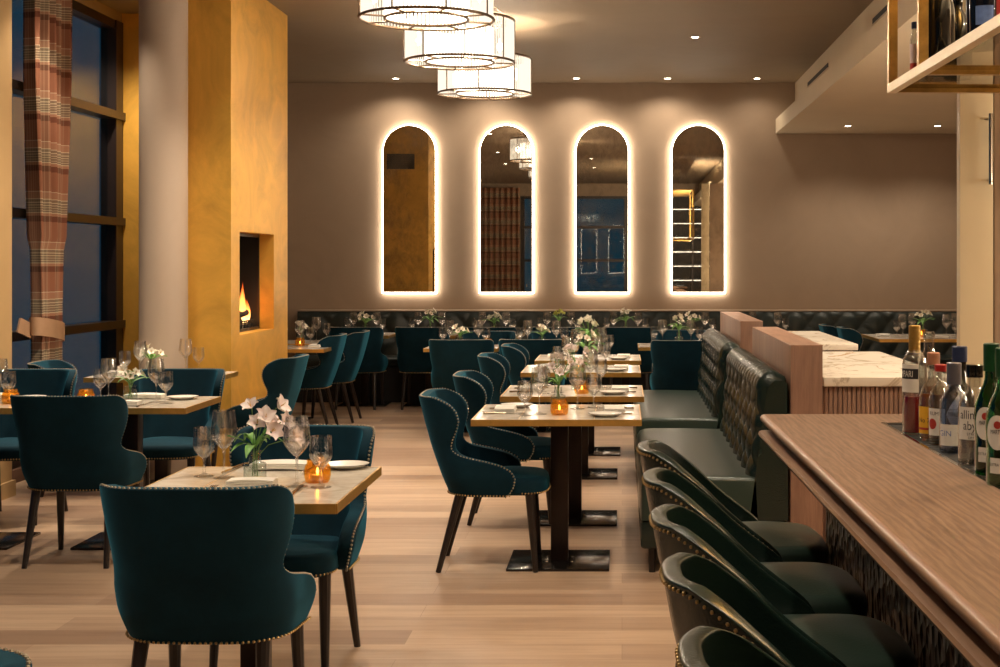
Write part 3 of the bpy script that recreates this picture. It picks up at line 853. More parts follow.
rp = ramp(nt, sp.outputs[2], [(0, (1,.55,.2,1)), (.35, (1,.28,.05,1)), (.8, (.5,.07,.01,1)), (1, (.15,.01,0,1))]); nt.links.new(rp.outputs[0], em.inputs[0])
tr = N(nt, 'ShaderNodeBsdfTransparent'); mx = N(nt, 'ShaderNodeMixShader'); r2 = ramp(nt, sp.outputs[2], [(0, (.75,.75,.75,1)), (.5, (.6,.6,.6,1)), (1, (.0,.0,.0,1))])
nt.links.new(r2.outputs[0], mx.inputs[0]); nt.links.new(tr.outputs[0], mx.inputs[1]); nt.links.new(em.outputs[0], mx.inputs[2]); nt.links.new(mx.outputs[0], out.inputs[0])
for k in range(16):
    y = -L+.56+.42*(k+.5)/16+rr.uniform(-.02,.02); hgt = rr.uniform(.15, .36)*(1.05-.5*abs(k-7.5)/7.5); w = rr.uniform(.022, .042); ph = rr.uniform(0, 6); xx = d0-.05-.08*rr.random()
    fm = MB()
    def fn(u, v):
        a = 2*PI*u; q = w*math.sin(PI*min(1, v*.93+.07))**1.0*(1-v)**.35
        sway = .035*math.sin(3.4*v+ph)*v
        return (xx+.55*q*math.cos(a), y+sway+q*math.sin(a), .06+hgt*v)
    fm.grid(fn, 8, 10, cu=True); fm.build('flame', mf, fp, 60)

# ------------------------------------------------------------------ curtain
def curtain(name, label, cx, cy, rot, width, wtie, zt, ztie, npl, phase=0, wbot=None):
    t = thing(name, label, 'curtain', (cx, cy, 0), rot)
    nu, nv = 96, 40; z0, z1 = .03, zt; wbot = wbot or width*.8
    def W(z):
        if ztie is None: return width
        if z > ztie: q = min(1, (z-ztie)/2.0); return wtie+(width-wtie)*(q*q*(3-2*q))
        q = min(1, (ztie-z)/.7); return wtie+(wbot-wtie)*q
    mb = MB()
    def P(u, v, off):
        z = z0+(z1-z0)*v; w = W(z); amp = .065 if w > .45 else .045
        s = (u-.5)*w
        a = 2*PI*npl*u+phase
        return (amp*math.sin(a)+.012*math.sin(2.3*a+2*v)+off, s+.01*math.cos(a), z)
    f = MB().grid(lambda u, v: P(u, v, .003), nu, nv); b = MB().grid(lambda u, v: P(u, v, -.003), nu, nv)
    n1 = len(f.v)
    mb.add(f.v, f.f); mb.add(b.v, [tuple(reversed(q)) for q in b.f])
    o = mb.build('cloth', M['tartan'], t, 70)
    uvl = o.data.uv_layers.new(name='UVMap')
    flat = npl*.24
    for lp in o.data.loops:
        p = o.data.vertices[lp.vertex_index].co
        uvl.data[lp.index].uv = ((p.y/W(p.z)+.5)*flat, p.z)
    if ztie:
        tb = MB(); n = 40
        rx, ry = .085, wtie/2+.03
        def T(u, v):
            a = 2*PI*u
            return (rx*math.cos(a), ry*math.sin(a)-.02, ztie-.06+.125*v+.035*math.sin(a)*-1)
        tb.grid(T, n, 6, cu=True); tb.build('tieback', M['tie'], t, 60)
        hk = MB(); hk.bar((-.03, -ry+.02, ztie+.0), (-.06, -ry-.12, ztie+.05), .014, .1); hk.build('tieback_strap', M['tie'], t)
    return t
curtain('tartan_curtain', 'rust and cream tartan curtain tied back beside the dark window', -4.0, 9.97, 0, .64, .40, 3.50, 1.03, 5, .6, .42)
curtain('tartan_curtain', 'tartan curtain beside the rear window, seen only in the mirrors', -3.1, -3.78, PI/2, 1.0, 1.0, 3.45, None, 7, 0)

# ------------------------------------------------------------------ mirrors
M['led'] = emit('warm_led_acrylic', (1, .86, .68, 1), 15.0)
def arch_poly(hw, z0, ztop, n=28):
    pts = [(-hw, z0), (hw, z0)]
    for i in range(n+1):
        a = PI*i/n; pts.append((hw*math.cos(a), ztop-hw+hw*math.sin(a)))
    return pts
def mirror(px, lab):
    x = (px-622)/1430*16.33
    t = thing('arched_mirror', lab, 'mirror', (x, YW, 0), 0, 'arched backlit mirrors on the end wall')
    hw = .291
    MB().prism(arch_poly(hw, 1.178, 3.07), 'y', -.075, -.05).build('mirror_glass', M['mirror'], t, 30)
    fr = MB(); outl = arch_poly(hw+.006, 1.172, 3.076); inl = arch_poly(hw, 1.178, 3.07); n = len(outl)
    vs = [(p[0], y, p[1]) for y in (-.078, -.05) for p in outl] + [(p[0], y, p[1]) for y in (-.078, -.05) for p in inl]
    fs = []
    for i in range(n):
        j = (i+1) % n
        fs += [(i, j, n+j, n+i), (2*n+i, 3*n+i, 3*n+j, 2*n+j), (i, 2*n+i, 2*n+j, j), (n+i, n+j, 3*n+j, 3*n+i)]
    fr.add(vs, fs); fr.build('frame', M['brass_aged'], t, 30)
    MB().prism(arch_poly(hw+.022, 1.156, 3.092), 'y', -.046, -.022).build('led_backing', M['led'], t, 30)
    MB().prism(arch_poly(hw-.05, 1.23, 3.0), 'y', -.05, 0).build('mount', M['black'], t, 30)
for px, lab in ((409.2, 'arched backlit mirror showing plain gold wall with a dark vent, nearest the fireplace'),
                (506.3, 'arched backlit mirror reflecting the chandeliers, second from the fireplace'),
                (602.2, 'arched backlit mirror reflecting tall dark windows, third from the fireplace'),
                (698.3, 'arched backlit mirror nearest the lowered soffit, farthest from the fireplace')):
    mirror(px, lab)
# dark vent grille on the chimney's far face, seen in the first mirror
vt = thing('vent_grille', 'dark vent grille on the gold wall, seen only inside the first mirror', 'vent', (-3.20, 11.97, 2.98))
MB().box(-.2, .2, 0, .012, -.11, .11).build('grille', M['black'], vt, 0)
sl = MB()
for k in range(8): sl.box(-.19, .19, .012, .02, -.095+k*.026, -.085+k*.026)
sl.build('slats', M['mullion'], vt, 0)

# ------------------------------------------------------------------ chandeliers
M['spotlens'] = emit('downlight_lens', (1, .88, .7, 1), 25.0)
M['crystal'] = emit('lit_crystal_rods', (1, .86, .68, 1), 1.05)
M['crystal_in'] = emit('lit_inner_rods', (1, .86, .68, 1), 5.0)
M['cframe'] = plain('bronze_chandelier_frame', rgb(120,100,80), .35, .7)
def make_chandelier():
    t = thing('drum_chandelier', 'x', 'chandelier'); R, hgt = .4, .31
    rods = MB(); n = 110
    for i in range(n):
        a = 2*PI*i/n; rods.tube([(R*.985*math.cos(a), R*.985*math.sin(a), .012), (R*.985*math.cos(a), R*.985*math.sin(a), hgt-.01)], .0056, 6)
    rods.build('crystal_rods', M['crystal'], t)
    n = 64; r2 = .62*R; rin = MB()
    for i in range(n):
        a = 2*PI*i/n; rin.tube([(r2*math.cos(a), r2*math.sin(a), .012), (r2*math.cos(a), r2*math.sin(a), hgt-.06)], .006, 6)
    rin.build('inner_crystal_rods', M['crystal_in'], t)
    fr = MB()
    for z, rr_ in ((.006, R), (hgt, R), (.006, r2)):
        fr.tube([(rr_*math.cos(2*PI*i/56), rr_*math.sin(2*PI*i/56), z) for i in range(56)], .009, 8, closed=True)
    for i in range(8):
        a = 2*PI*i/8+.2
        fr.tube([(1.012*R*math.cos(a), 1.012*R*math.sin(a), 0), (1.012*R*math.cos(a), 1.012*R*math.sin(a), hgt)], .0055, 6)
        fr.tube([(r2*math.cos(a), r2*math.sin(a), .006), (R*math.cos(a), R*math.sin(a), .006)], .006, 6)
        fr.tube([(.05*math.cos(a), .05*math.sin(a), hgt), (R*math.cos(a), R*math.sin(a), hgt)], .004, 6)
    fr.build('metal_frame', M['cframe'], t)
    w = MB()
    for i in range(4):
        a = 2*PI*i/4+.2
        w.tube([(R*math.cos(a), R*math.sin(a), hgt), (.04*math.cos(a), .04*math.sin(a), .585)], .0028, 6)
    w.build('suspension_wires', M['cframe'], t)
    MB().lathe([(0,.575),(.07,.575),(.075,.585),(.075,.598),(0,.6)], 24).build('ceiling_canopy', M['cframe'], t)
    for i in range(4):
        a = 2*PI*i/4+.5; b = MB().lathe([(0,.1),(.012,.11),(.02,.14),(.012,.175),(.01,.2),(0,.2)], 10, (.32*math.cos(a), .32*math.sin(a), 0)); b.build('bulb', M['spotlens'], t)
    return t
st_ch = Stock(make_chandelier)
CH = [(-1.17, 8.56, 2.95), (-1.19, 10.49, 2.965), (-1.187, 12.35, 2.955)]
for (x, y, z), lab in zip(CH, ('large lit drum chandelier cut by the top of the photo, nearest of three', 'lit crystal drum chandelier hanging between the other two', 'lit crystal drum chandelier closest to the mirror wall, lowest in the photo')):
    st_ch((x, y, z), .3*y, lab, 'crystal drum chandeliers')

# ------------------------------------------------------------------ downlights
def make_down():
    t = thing('recessed_downlight', 'x', 'downlight')
    MB().lathe([(.032,-.001),(.046,-.004),(.05,-.001),(.05,.0)], 24).build('trim_ring', M['soffit'], t)
    MB().lathe([(0,-.0015),(.032,-.0015)], 20).build('lens', M['spotlens'], t); return t
st_dn = Stock(make_down)
def spot(x, y, z, e, lab, ang=95, blend=.7, col=(1,.84,.64), tilt=(0,0)):
    st_dn((x, y, z), 0, lab, 'recessed downlights')
    l = bpy.data.lights.new('spot', 'SPOT'); l.energy = e; l.color = col; l.spot_size = math.radians(ang); l.spot_blend = blend; l.shadow_soft_size = .04
    o = bpy.data.objects.new('downlight_lamp', l); COL.objects.link(o); o.location = (x, y, z-.02); o.rotation_euler = (math.radians(tilt[0]), math.radians(tilt[1]), 0)
# ------------------------------------------------------------------ seating along the booths
def tuft(u, v, a, b):
    p, q = u/a+v/b, u/a-v/b
    return (abs(math.sin(PI*p)*math.sin(PI*q)))**.45

def booth(label, y0, y1, group):
    Lh = (y1-y0)/2
    t = thing('booth_bench', label, 'booth bench', (.09, (y0+y1)/2, 0), 0, group)
    # seat
    s = MB()
    prof = [(0,.26),(-.004,.30),(-.002,.40),(.006,.435),(.022,.458),(.05,.468),(.1,.472),(.3,.472),(.55,.466),(.56,.26)]
    n = 24
    def rowx(y):
        e = min(1, (Lh-abs(y))/.03); return e
    vs = []; ys = [-Lh, -Lh+.006, -Lh+.02, -Lh+.05] + [-Lh+.05+(2*Lh-.1)*i/12 for i in range(1, 12)] + [Lh-.05, Lh-.02, Lh-.006, Lh]
    ins = {0:.02, 1:.008, 2:.002}
    m = len(ys)
    for i, y in enumerate(ys):
        k = ins.get(i, ins.get(m-1-i, 0))
        vs += [(min(max(x, k), .56), y, z-(k if z > .43 else 0)) for x, z in prof]
    pn = len(prof)
    fs = [(i*pn+j, i*pn+j+1, (i+1)*pn+j+1, (i+1)*pn+j) for i in range(m-1) for j in range(pn-1)]
    fs += [tuple(range(pn-1, -1, -1)), tuple(range((m-1)*pn, m*pn))]
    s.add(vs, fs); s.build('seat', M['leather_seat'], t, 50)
    MB().rbox(.0, .70, -Lh+.01, Lh-.01, .12, .262, .018, 3).build('base', M['leather'], t)
    # tufted back: profile path from the seat up, over a rolled top and down behind
    path = []
    for i in range(30): z = .44+.44*i/29; path.append((.545-.0+ .045*((z-.44)/.44), z))
    for i in range(1, 11):
        a = PI/2*i/10; path.append((.59+.055-.055*math.cos(a), .88+.06*math.sin(a)))
    path += [(.665,.94),(.685,.938),(.70,.925),(.705,.90)]
    ds = [0]
    for p, q in zip(path, path[1:]): ds.append(ds[-1]+math.hypot(q[0]-p[0], q[1]-p[1]))
    nu = int(2*Lh/.0115)
    def fn(u, v):
        f = v*(len(path)-1); i = min(int(f), len(path)-2); w = f-i
        x = path[i][0]*(1-w)+path[i+1][0]*w; z = path[i][1]*(1-w)+path[i+1][1]*w; d = ds[i]*(1-w)+ds[i+1]*w
        i2 = min(i+1, len(path)-1)
        tx, tz = path[i2][0]-path[i][0], path[i2][1]-path[i][1]; l = math.hypot(tx, tz) or 1
        nx, nz = -tz/l, tx/l
        yy = (u-.5)*2*(Lh-.012)
        if d < .40: h = tuft(yy, d-.04, .26, .24)
        else:
            hp = abs(math.sin(PI*yy/.13 + (PI*.36/.2 if False else 0)))**.5; k = min(1, (d-.40)/.05); h = tuft(yy, d-.04, .26, .24)*(1-k)+(.45+.55*hp)*k
        e = min(1, (Lh-.012-abs(yy))/.03)
        h = .038*h*(1 if d < .52 else max(0, 1-(d-.52)/.08))*(e*.8+.2) - .03*(1-e)**2
        return (x+nx*h, yy, z+nz*h)
    b = MB().grid(fn, nu, 66); b.build('backrest', M['leather'], t, 80)
    # smooth end panels and outer back
    poly = [(.52,.26),(.545,.45),(.60,.86),(.61,.90),(.64,.93),(.685,.93),(.70,.915),(.705,.26)]
    for s_ in (-1, 1):
        MB().prism(poly, 'y', s_*Lh-.012*(s_ > 0)-.0, s_*Lh+.012*(s_ < 0)).build('end_panel', M['leather'], t, 30)
    MB().box(.60, .702, -Lh+.012, Lh-.012, .26, .90).build('back_panel', M['leather'], t, 0)
    for sy in (-1, 1):
        for x in (.055, .64): leg_mb((x, sy*(Lh-.07), .13), (x, sy*(Lh-.07), 0), .019, .016).build('leg', M['darkwood'], t)
    return t
booth('green leather tufted booth bench nearest the bar, behind the stools', 6.84, 8.90, 'tufted booth benches')
booth('green leather tufted booth bench farther from the bar, nearer the mirror wall', 9.46, 11.62, 'tufted booth benches')

def partition(label, y0, y1, ztop):
    t = thing('wood_partition', label, 'partition', (.805, y0, 0), 0, 'walnut partitions behind the booths')
    MB().rbox(0, .152, 0, y1-y0, 0, ztop-.0, .0025, 2).build('panel', M['walnut'], t)
    MB().rbox(-.001, .153, -.001, y1-y0+.001, ztop-.004, ztop+.001, .001, 1).build('top_cap', M['walnut_flat'], t)
partition('walnut partition behind the booth, the one closer to the bar', 6.82, 8.83, 1.10)
partition('walnut partition behind the booth, the one closer to the mirror wall', 9.72, 11.72, 1.10)
def counter(label, y0, y1):
    t = thing('marble_counter', label, 'counter', (.965, y0, 0), 0, 'marble topped counters')
    MB().rbox(0, .64, 0, y1-y0, .902, .945, .003, 2).build('marble_top', M['marble'], t)
    MB().box(.0, .61, .035, y1-y0-.02, 0, .902).build('body', M['walnut'], t, 0)
    f = MB()
    for k in range(27): f.rbox(.006+k*.0223, .0243+k*.0223, .022, .04, .06, .90, .004, 2)
    f.build('fluted_panel', M['walnut'], t)
counter('marble topped counter with fluted walnut front, behind the bar bottles', 6.84, 8.90)
counter('second marble topped counter, beyond the fluted one near the blue chairs', 9.72, 11.66)

# long tufted bench along the end wall
wb = thing('wall_banquette', 'long black green tufted banquette running under the arched mirrors', 'banquette', (0, YW, 0))
bx0, bx1 = -3.66, 4.19
MB().rbox(bx0, bx1, -1.0, -.30, .38, .475, .03, 3).build('seat', M['leather_wall'], wb)
MB().box(bx0, bx1, -.96, -.05, 0, .38).build('base', M['black'], wb, 0)
def bfn(u, v):
    x = bx0+(bx1-bx0)*u; z = .46+.50*v; y = -.36+.10*v
    h = .035*tuft(x, z-.46, .30, .36)*min(1, (1-v)/.12+.1)
    return (x, y-h, z)
def bslab(lo, hi, nm):
    n = int((hi-lo)/.022)
    MB().grid(lambda u, v: bfn((lo+(hi-lo)*u-bx0)/(bx1-bx0), v), n, 22).build(nm, M['leather_wall'], wb, 80)
bslab(bx0, bx1, 'tufted_back')
MB().box(bx0, bx1, -.262, -.02, .44, .958).build('back_frame', M['leather_wall'], wb, 0)
MB().rbox(bx0-.01, bx1, -.27, -.002, .958, .972, .003, 2).build('top_ledge', M['wall'], wb)

# ------------------------------------------------------------------ tables
G_C, G_K = 'tables along the booths', 'tables along the wall banquette'
T = {}
def tbl(key, label, x0, x1, y0, y1, group=None, phrase='', base=None):
    make_table(label, x0, x1, y0, y1, group, base=base); T[key] = ((x0+x1)/2, (y0+y1)/2, (x1-x0)/2, (y1-y0)/2, phrase)
tbl('fg', 'square stone topped table with brass edge holding pale lilies and one lit votive', -1.575, -.878, 4.39, 5.20, None, 'the pale lily table')
tbl('A', 'stone topped table with brass edge in front of the round column', -3.0, -2.24, 7.33, 7.98, None, 'the table before the round column')
tbl('B', 'brass edged table by the window, cut off by the photo edge', -3.84, -3.06, 7.33, 7.98, None, 'the window table cut by the photo edge')
tbl('W', 'brass edged table pushed against the gold chimney wall', -3.5, -2.65, 9.30, 9.86, None, 'the table against the gold chimney')
tbl('T1', 'nearest brass edged table of the row along the tufted booths', -.713, .09, 6.78, 7.52, G_C, 'the nearest booth table', (.25,.235))
tbl('T2', 'second brass edged table along the tufted booths', -.677, .12, 7.97, 8.72, G_C, 'the second booth table', (.25,.235))
tbl('T3', 'third brass edged table along the tufted booths', -.688, .125, 9.74, 10.48, G_C, 'the third booth table', (.25,.235))
tbl('T4', 'farthest brass edged table along the tufted booths', -.667, .143, 10.97, 11.70, G_C, 'the farthest booth table', (.25,.235))
tbl('M1', 'mid room table facing the second mirror, nearer the fireplace', -1.74, -1.10, 12.55, 13.2, None, 'the mid room table nearer the fireplace')
tbl('M2', 'mid room table just beyond the farthest booth table', -1.04, -.40, 12.55, 13.2, None, 'the mid room table beyond the booth row')
tbl('M3', 'small table beyond the end of the farther booth bench', .15, .85, 12.75, 13.4, None, 'the table past the booth end')
tbl('S1', 'table just past the fireplace, nearer of the two there', -3.85, -2.6, 12.45, 13.12, None, 'the nearer table past the fireplace')
tbl('S2', 'table just past the fireplace, farther of the two there', -3.85, -2.62, 13.3, 13.95, None, 'the farther table past the fireplace')
ords = ['first', 'second', 'third', 'fourth', 'fifth', 'sixth', 'seventh']
kx = [-2.73, -2.04, -1.36, -.67, .04, .75, 1.52]
for i, x in enumerate(kx):
    tbl('K%d' % i, '%s small table along the wall banquette, counting from the fireplace side' % ords[i], x-.3, x+.3, 14.85, 15.55, G_K, 'the %s banquette table from the fireplace' % ords[i])
tbl('R', 'brass edged table beside the blue chairs, seen past the bar bottles', 2.55, 3.75, 14.15, 15.2, None, 'the table seen past the bar bottles')

# ------------------------------------------------------------------ chairs
st_c = Stock(make_chair)
def chair(x, y, face, label, group=None, jit=0):
    """face: direction the sitter looks, degrees (0 = away from the camera)"""
    return st_c((x, y, 0), math.radians(face), label, group)
chair(-1.243, 4.38, -1, 'teal velvet wing chair with its back to the camera at the pale lily table')
chair(-1.245, 5.34, 176, 'teal velvet chair across the pale lily table, facing the camera')
chair(-1.244, 2.07, 168, 'teal velvet chair cropped by the lower corner of the photo')
chair(-2.72, 7.22, 0, 'teal velvet chair with its back to the camera at the table before the round column')
chair(-2.67, 8.42, 180, 'bright teal chair facing the camera in front of the round column')
chair(-3.55, 8.38, 180, 'bright teal chair facing the camera below the tartan curtain, by the window table')
chair(-3.50, 9.36, -84, 'dim teal chair tucked beneath the curtain tie, side on by the window')
chair(-2.55, 9.95, 86, 'dark teal chair seen from behind in front of the fireplace')
chair(-2.86, 13.0, 90, 'dark teal chair seen side on just past the fireplace, nearer of two')
chair(-2.76, 13.62, 90, 'dark teal chair seen side on just past the fireplace, farther of two')
gc = 'chairs along the booth tables'
chair(-.655, 7.10, -89, 'teal chair side on at the nearest booth table', gc)
chair(-.64, 8.35, -89, 'teal chair side on at the second booth table', gc)
chair(-.675, 10.10, -89, 'teal chair side on at the third booth table', gc)
chair(-.615, 11.33, -89, 'teal chair side on at the farthest booth table', gc)
chair(-1.375, 12.42, 0, 'dark teal chair seen from behind at the mid room table nearer the fireplace')
chair(-.78, 12.46, 0, 'dark teal chair seen from behind at the mid room table beyond the booth row')
chair(-1.28, 13.38, 180, 'teal chair facing the camera across the mid room table nearer the fireplace')
chair(-.62, 13.38, 180, 'teal chair facing the camera across the mid room table beyond the booth row')
chair(.52, 12.30, 0, 'teal chair seen from behind beside the tufted back of the farther booth')
chair(.56, 13.62, 180, 'teal chair facing the camera across the table past the booth end')
gk = 'chairs along the wall banquette'
for i, x in enumerate([-2.73, -2.05, -1.36, -.65, .07]):
    chair(x, 14.86, 0, 'dark teal chair seen from behind at the %s banquette table from the fireplace' % ords[i], gk)
chair(2.53, 14.5, -90, 'teal chair beyond the marble counters, the nearer of two')
chair(2.43, 15.1, -90, 'teal chair beyond the marble counters, the farther of two')

# bar stools (the bar runs a touch off the room's axis)
st_s = Stock(make_stool)
for (x, y), lab in zip([(.345, 4.15), (.352, 3.56), (.36, 3.0), (.368, 2.47), (.376, 1.94)],
        ['farthest green leather bar stool, beside the booth seat', 'second green leather bar stool from the booth', 'middle green leather bar stool of the row of five', 'fourth green leather bar stool from the booth', 'green leather bar stool cropped by the bottom of the photo']):
    st_s((x, y, 0), -PI/2+.014, lab, 'green leather bar stools')

# ------------------------------------------------------------------ tableware placing
st_w, st_g, st_p, st_n, st_f, st_k, st_v = (Stock(f) for f in (make_wine, make_goblet, make_plate, make_napkin, make_fork, make_knife, make_votive))
ZT = .7506
used = {}
def nm(s):
    used[s] = used.get(s, 0)+1
    if used[s] > 1: print('DUP LABEL', s)
    return s
def put(st, key, x, y, rz, lab, group, z=ZT): return st((x, y, z), rz, nm(lab), group)
def seat_set(key, d, side, far=False, cut=True, plate=True, jit=0):
    """lay one place; d = unit vector from the table centre to the diner"""
    cx, cy, a, b, ph = T[key]
    e = a if d[0] else b; lat = (-d[1], d[0])   # diner faces -d; right hand
    lat = (d[1]*-1, d[0]); 
    f = (-d[0], -d[1]); lat = (f[1], -f[0])
    rz = math.atan2(lat[1], lat[0])
    r = random.Random(key+side)
    def P(in_, l): return (cx+d[0]*(e-in_)+lat[0]*l, cy+d[1]*(e-in_)+lat[1]*l)
    w = (b if d[0] else a)
    s = side
    x, y = P(.13, .0); put(st_n, key, x, y, rz+r.uniform(-.06,.06), 'white folded napkin on the %s of %s' % (s, ph), 'white napkins')
    if plate and w > .31:
        x, y = P(.17, -.22 if w > .35 else -.2); put(st_p, key, x, y, 0, 'white side plate on the %s of %s' % (s, ph), 'white side plates')
    if cut:
        x, y = P(.14, -.125); put(st_f, key, x, y, rz, 'steel fork on the %s of %s' % (s, ph), 'forks')
        x, y = P(.14, .125); put(st_k, key, x, y, rz, 'steel knife on the %s of %s' % (s, ph), 'knives')
    x, y = P(.31+r.uniform(-.01,.01), min(.13, w-.13)); put(st_w, key, x, y, 0, 'tall wine glass on the %s of %s' % (s, ph), 'tall wine glasses')
    x, y = P(.24+r.uniform(-.01,.01), min(.205, w-.05)); put(st_g, key, x, y, 0, 'short water goblet on the %s of %s' % (s, ph), 'short water goblets')

V = {'pinkT': Stock(lambda: make_vase('tiered', M['petal_pink'], rand_spots(7, 5, .07, .15, .25), .036, 6, 5)),
     'whiteB': Stock(lambda: make_vase('bowl', M['petal_white'], rand_spots(6, 8, .06, .13, .2), .034, 6, 8)),
     'white2': Stock(lambda: make_vase('tiered', M['petal_white'], rand_spots(5, 21, .06, .15, .21), .034, 7, 21)),
     'lime': Stock(lambda: make_vase('tiered', M['petal_green'], rand_spots(7, 31, .05, .17, .22), .03, 5, 31))}
def vase(kind, key, dx, dy, lab, rz=0, scale=None):
    cx, cy = T[key][:2]; return V[kind]((cx+dx, cy+dy, ZT), rz, nm(lab), 'flower vases', scale)
def votive(key, dx, dy, lab):
    cx, cy = T[key][:2]; st_v((cx+dx, cy+dy, ZT), rnd.uniform(0, 6), nm(lab), 'amber votives')
    VOT.append((cx+dx, cy+dy))
VOT = []

# the pale lily table, item by item
def fgp(px, py, z=.75):
    k = (py-265)/(1.483-z); return ((px-622)/k, 1430/k)
fg_v = make_vase('tiered', M['petal_pink'], [(-.012,.0,.245),(.034,-.01,.208),(.076,.01,.245),(.098,-.015,.198),(.128,.0,.142),(.05,.03,.19),(.012,-.02,.19),(.06,-.025,.165)], .047, 9, 12)
x, y = fgp(255, 480); fg_v.location = (x, y, ZT); tag(fg_v, 'tiered glass vase of pale lilies on the nearest table', 'vase of flowers', 'flower vases')
for st, px, py, lab, g in ((st_g, 204.2, 476.4, 'short water goblet on the far side of the pale lily table', 'short water goblets'), (st_w, 224, 478, 'tall wine glass on the far side of the pale lily table', 'tall wine glasses'),
        (st_w, 296.8, 486.5, 'tall wine glass beside the lit votive on the pale lily table', 'tall wine glasses'), (st_g, 321, 487.4, 'short water goblet in front of the lit votive on the pale lily table', 'short water goblets'),
        (st_v, 317.5, 482, 'lit amber votive on the pale lily table', 'amber votives'), (st_p, 346, 468, 'white side plate at the far corner of the pale lily table', 'white side plates')):
    x, y = fgp(px, py); st((x, y, ZT), 0, nm(lab), g)
    if st is st_v: VOT.append((x, y))
x, y = fgp(281, 469); put(st_n, 'fg', x, y, PI+.04, 'white folded napkin behind the lilies on the nearest table', 'white napkins')
x, y = fgp(252, 486.5); put(st_n, 'fg', x, y, .02, 'white folded napkin in front of the lilies on the nearest table', 'white napkins').scale = (.75, .8, 1)
x, y = fgp(233, 470); put(st_k, 'fg', x, y, PI-.1, 'steel knife beside the far napkin on the pale lily table', 'knives'); put(st_f, 'fg', x+.275, y-.01, PI, 'steel fork beside the far napkin on the pale lily table', 'forks')
x, y = fgp(297, 491.5); put(st_k, 'fg', x, y, .05, 'steel knife beside the near napkin on the pale lily table', 'knives'); put(st_f, 'fg', x-.29, y, 0, 'steel fork beside the near napkin on the pale lily table', 'forks')

for key in ('T1', 'T2', 'T3', 'T4'):
    cut = key in ('T1', 'T2')
    seat_set(key, (-1, 0), 'chair side', cut=cut); seat_set(key, (1, 0), 'booth side', cut=cut)
vase('pinkT', 'T1', -.02, .27, 'tall pale lily vase on the nearest booth table', .4)
votive('T1', .005, -.15, 'glowing amber votive on the nearest booth table')
vase('pinkT', 'T2', .02, .02, 'pale lily vase on the second booth table', 2.0)
votive('T2', .05, -.2, 'amber votive on the second booth table')
vase('white2', 'T3', .03, .0, 'cream flower vase on the third booth table', 1.1, (1.15,1.15,1.2))
votive('T3', -.02, -.18, 'amber votive on the third booth table')
vase('white2', 'T4', .0, .05, 'tall cream flower vase on the farthest booth table', 3.0, (1.2,1.2,1.45))
for key in ('A', 'B'):
    seat_set(key, (0, -1), 'near side', cut=(key == 'A')); seat_set(key, (0, 1), 'far side', cut=False)
vase('whiteB', 'A', -.02, .02, 'small cream and green posy on the table before the round column', 1)
votive('A', -.22, -.08, 'amber votive on the table before the round column')
votive('B', .22, -.1, 'amber votive on the window table cut by the photo edge')
seat_set('W', (1, 0), 'chimney end', cut=False, plate=False); seat_set('W', (-1, 0), 'window end', cut=False, plate=False)
vase('whiteB', 'W', -.08, 0, 'small flower vase on the table against the gold chimney')
for i, key in enumerate(('M1', 'M2', 'M3', 'S1', 'S2')):
    d = ((0, -1), (0, 1), 'near side', 'far side') if key[0] == 'M' else ((1, 0), (-1, 0), 'chair side', 'wall side')
    seat_set(key, d[0], d[2], cut=False, plate=False); seat_set(key, d[1], d[3], cut=False, plate=False)
vase('whiteB', 'M1', -.04, 0, 'cream flower bowl on the mid room table nearer the fireplace', .5)
votive('M1', .22, -.1, 'lit amber votive on the mid room table nearer the fireplace')
vase('whiteB', 'M2', .0, 0, 'cream flower bowl on the mid room table beyond the booth row', 1.9)
vase('white2', 'M3', .02, 0, 'cream flower vase on the table past the booth end', 2.4, (1,1,1.25))
votive('S1', .32, .12, 'lit amber votive on the nearer table past the fireplace')
vase('whiteB', 'S2', .18, 0, 'cream flower bowl on the farther table past the fireplace', 1.3)
vase('whiteB', 'S1', .16, 0, 'cream flower bowl on the nearer table past the fireplace', 3.3)
kinds = ['whiteB', 'white2', 'whiteB', 'lime', 'white2', 'whiteB', None]
for i in range(7):
    key = 'K%d' % i
    seat_set(key, (0, -1), 'near side', cut=False, plate=False); seat_set(key, (0, 1), 'bench side', cut=False, plate=False)
    if kinds[i]: vase(kinds[i], key, 0, .02, '%s flower vase on %s' % ({'whiteB': 'low cream', 'white2': 'tall cream', 'lime': 'lime green'}[kinds[i]], T[key][4]), i*1.3, (1.1,1.1,1.2))
seat_set('R', (-1, 0), 'chair side', cut=False, plate=True); seat_set('R', (1, 0), 'far end', cut=False, plate=False)
seat_set('R', (0, -1), 'near side', cut=False, plate=False); seat_set('R', (0, 1), 'bench side', cut=False, plate=False)
vase('white2', 'R', -.05, .05, 'cream flower vase on the table seen past the bar bottles', .2, (1.2,1.2,1.2))
votive('R', -.1, -.12, 'amber votive on the table seen past the bar bottles')
# ------------------------------------------------------------------ the bar (frame of its own, turned .8 degrees)
TH = .014; BO = Vector((.405, 4.19, 0))
def bar_at(x, y):   # local: x to the right, y towards the mirror wall (negative = towards the camera)
    return (BO.x + x*math.cos(TH) - y*math.sin(TH), BO.y + x*math.sin(TH) + y*math.cos(TH))
ZB = 1.046; LB = 3.9
bar = thing('bar_counter', 'long stained oak bar counter with moulded edge and pressed bronze front', 'bar counter', BO, TH)
prof = [(.75,0),(.012,0),(.004,-.003),(0,-.009),(0,-.016),(.004,-.021),(.012,-.024),(.03,-.027),(.04,-.034),(.04,-.041),(.03,-.046),(.004,-.047),(-.003,-.050),(-.006,-.057),(-.003,-.064),(.005,-.068),(.02,-.071),(.03,-.080),(.05,-.084),(.75,-.084)]
MB().prism([(x, ZB+z) for x, z in prof[:3]+[(.004,-.021)]+prof[6:7]+[(.022,-.028),(.028,-.04),(.75,-.04)]], 'y', -LB, 0)
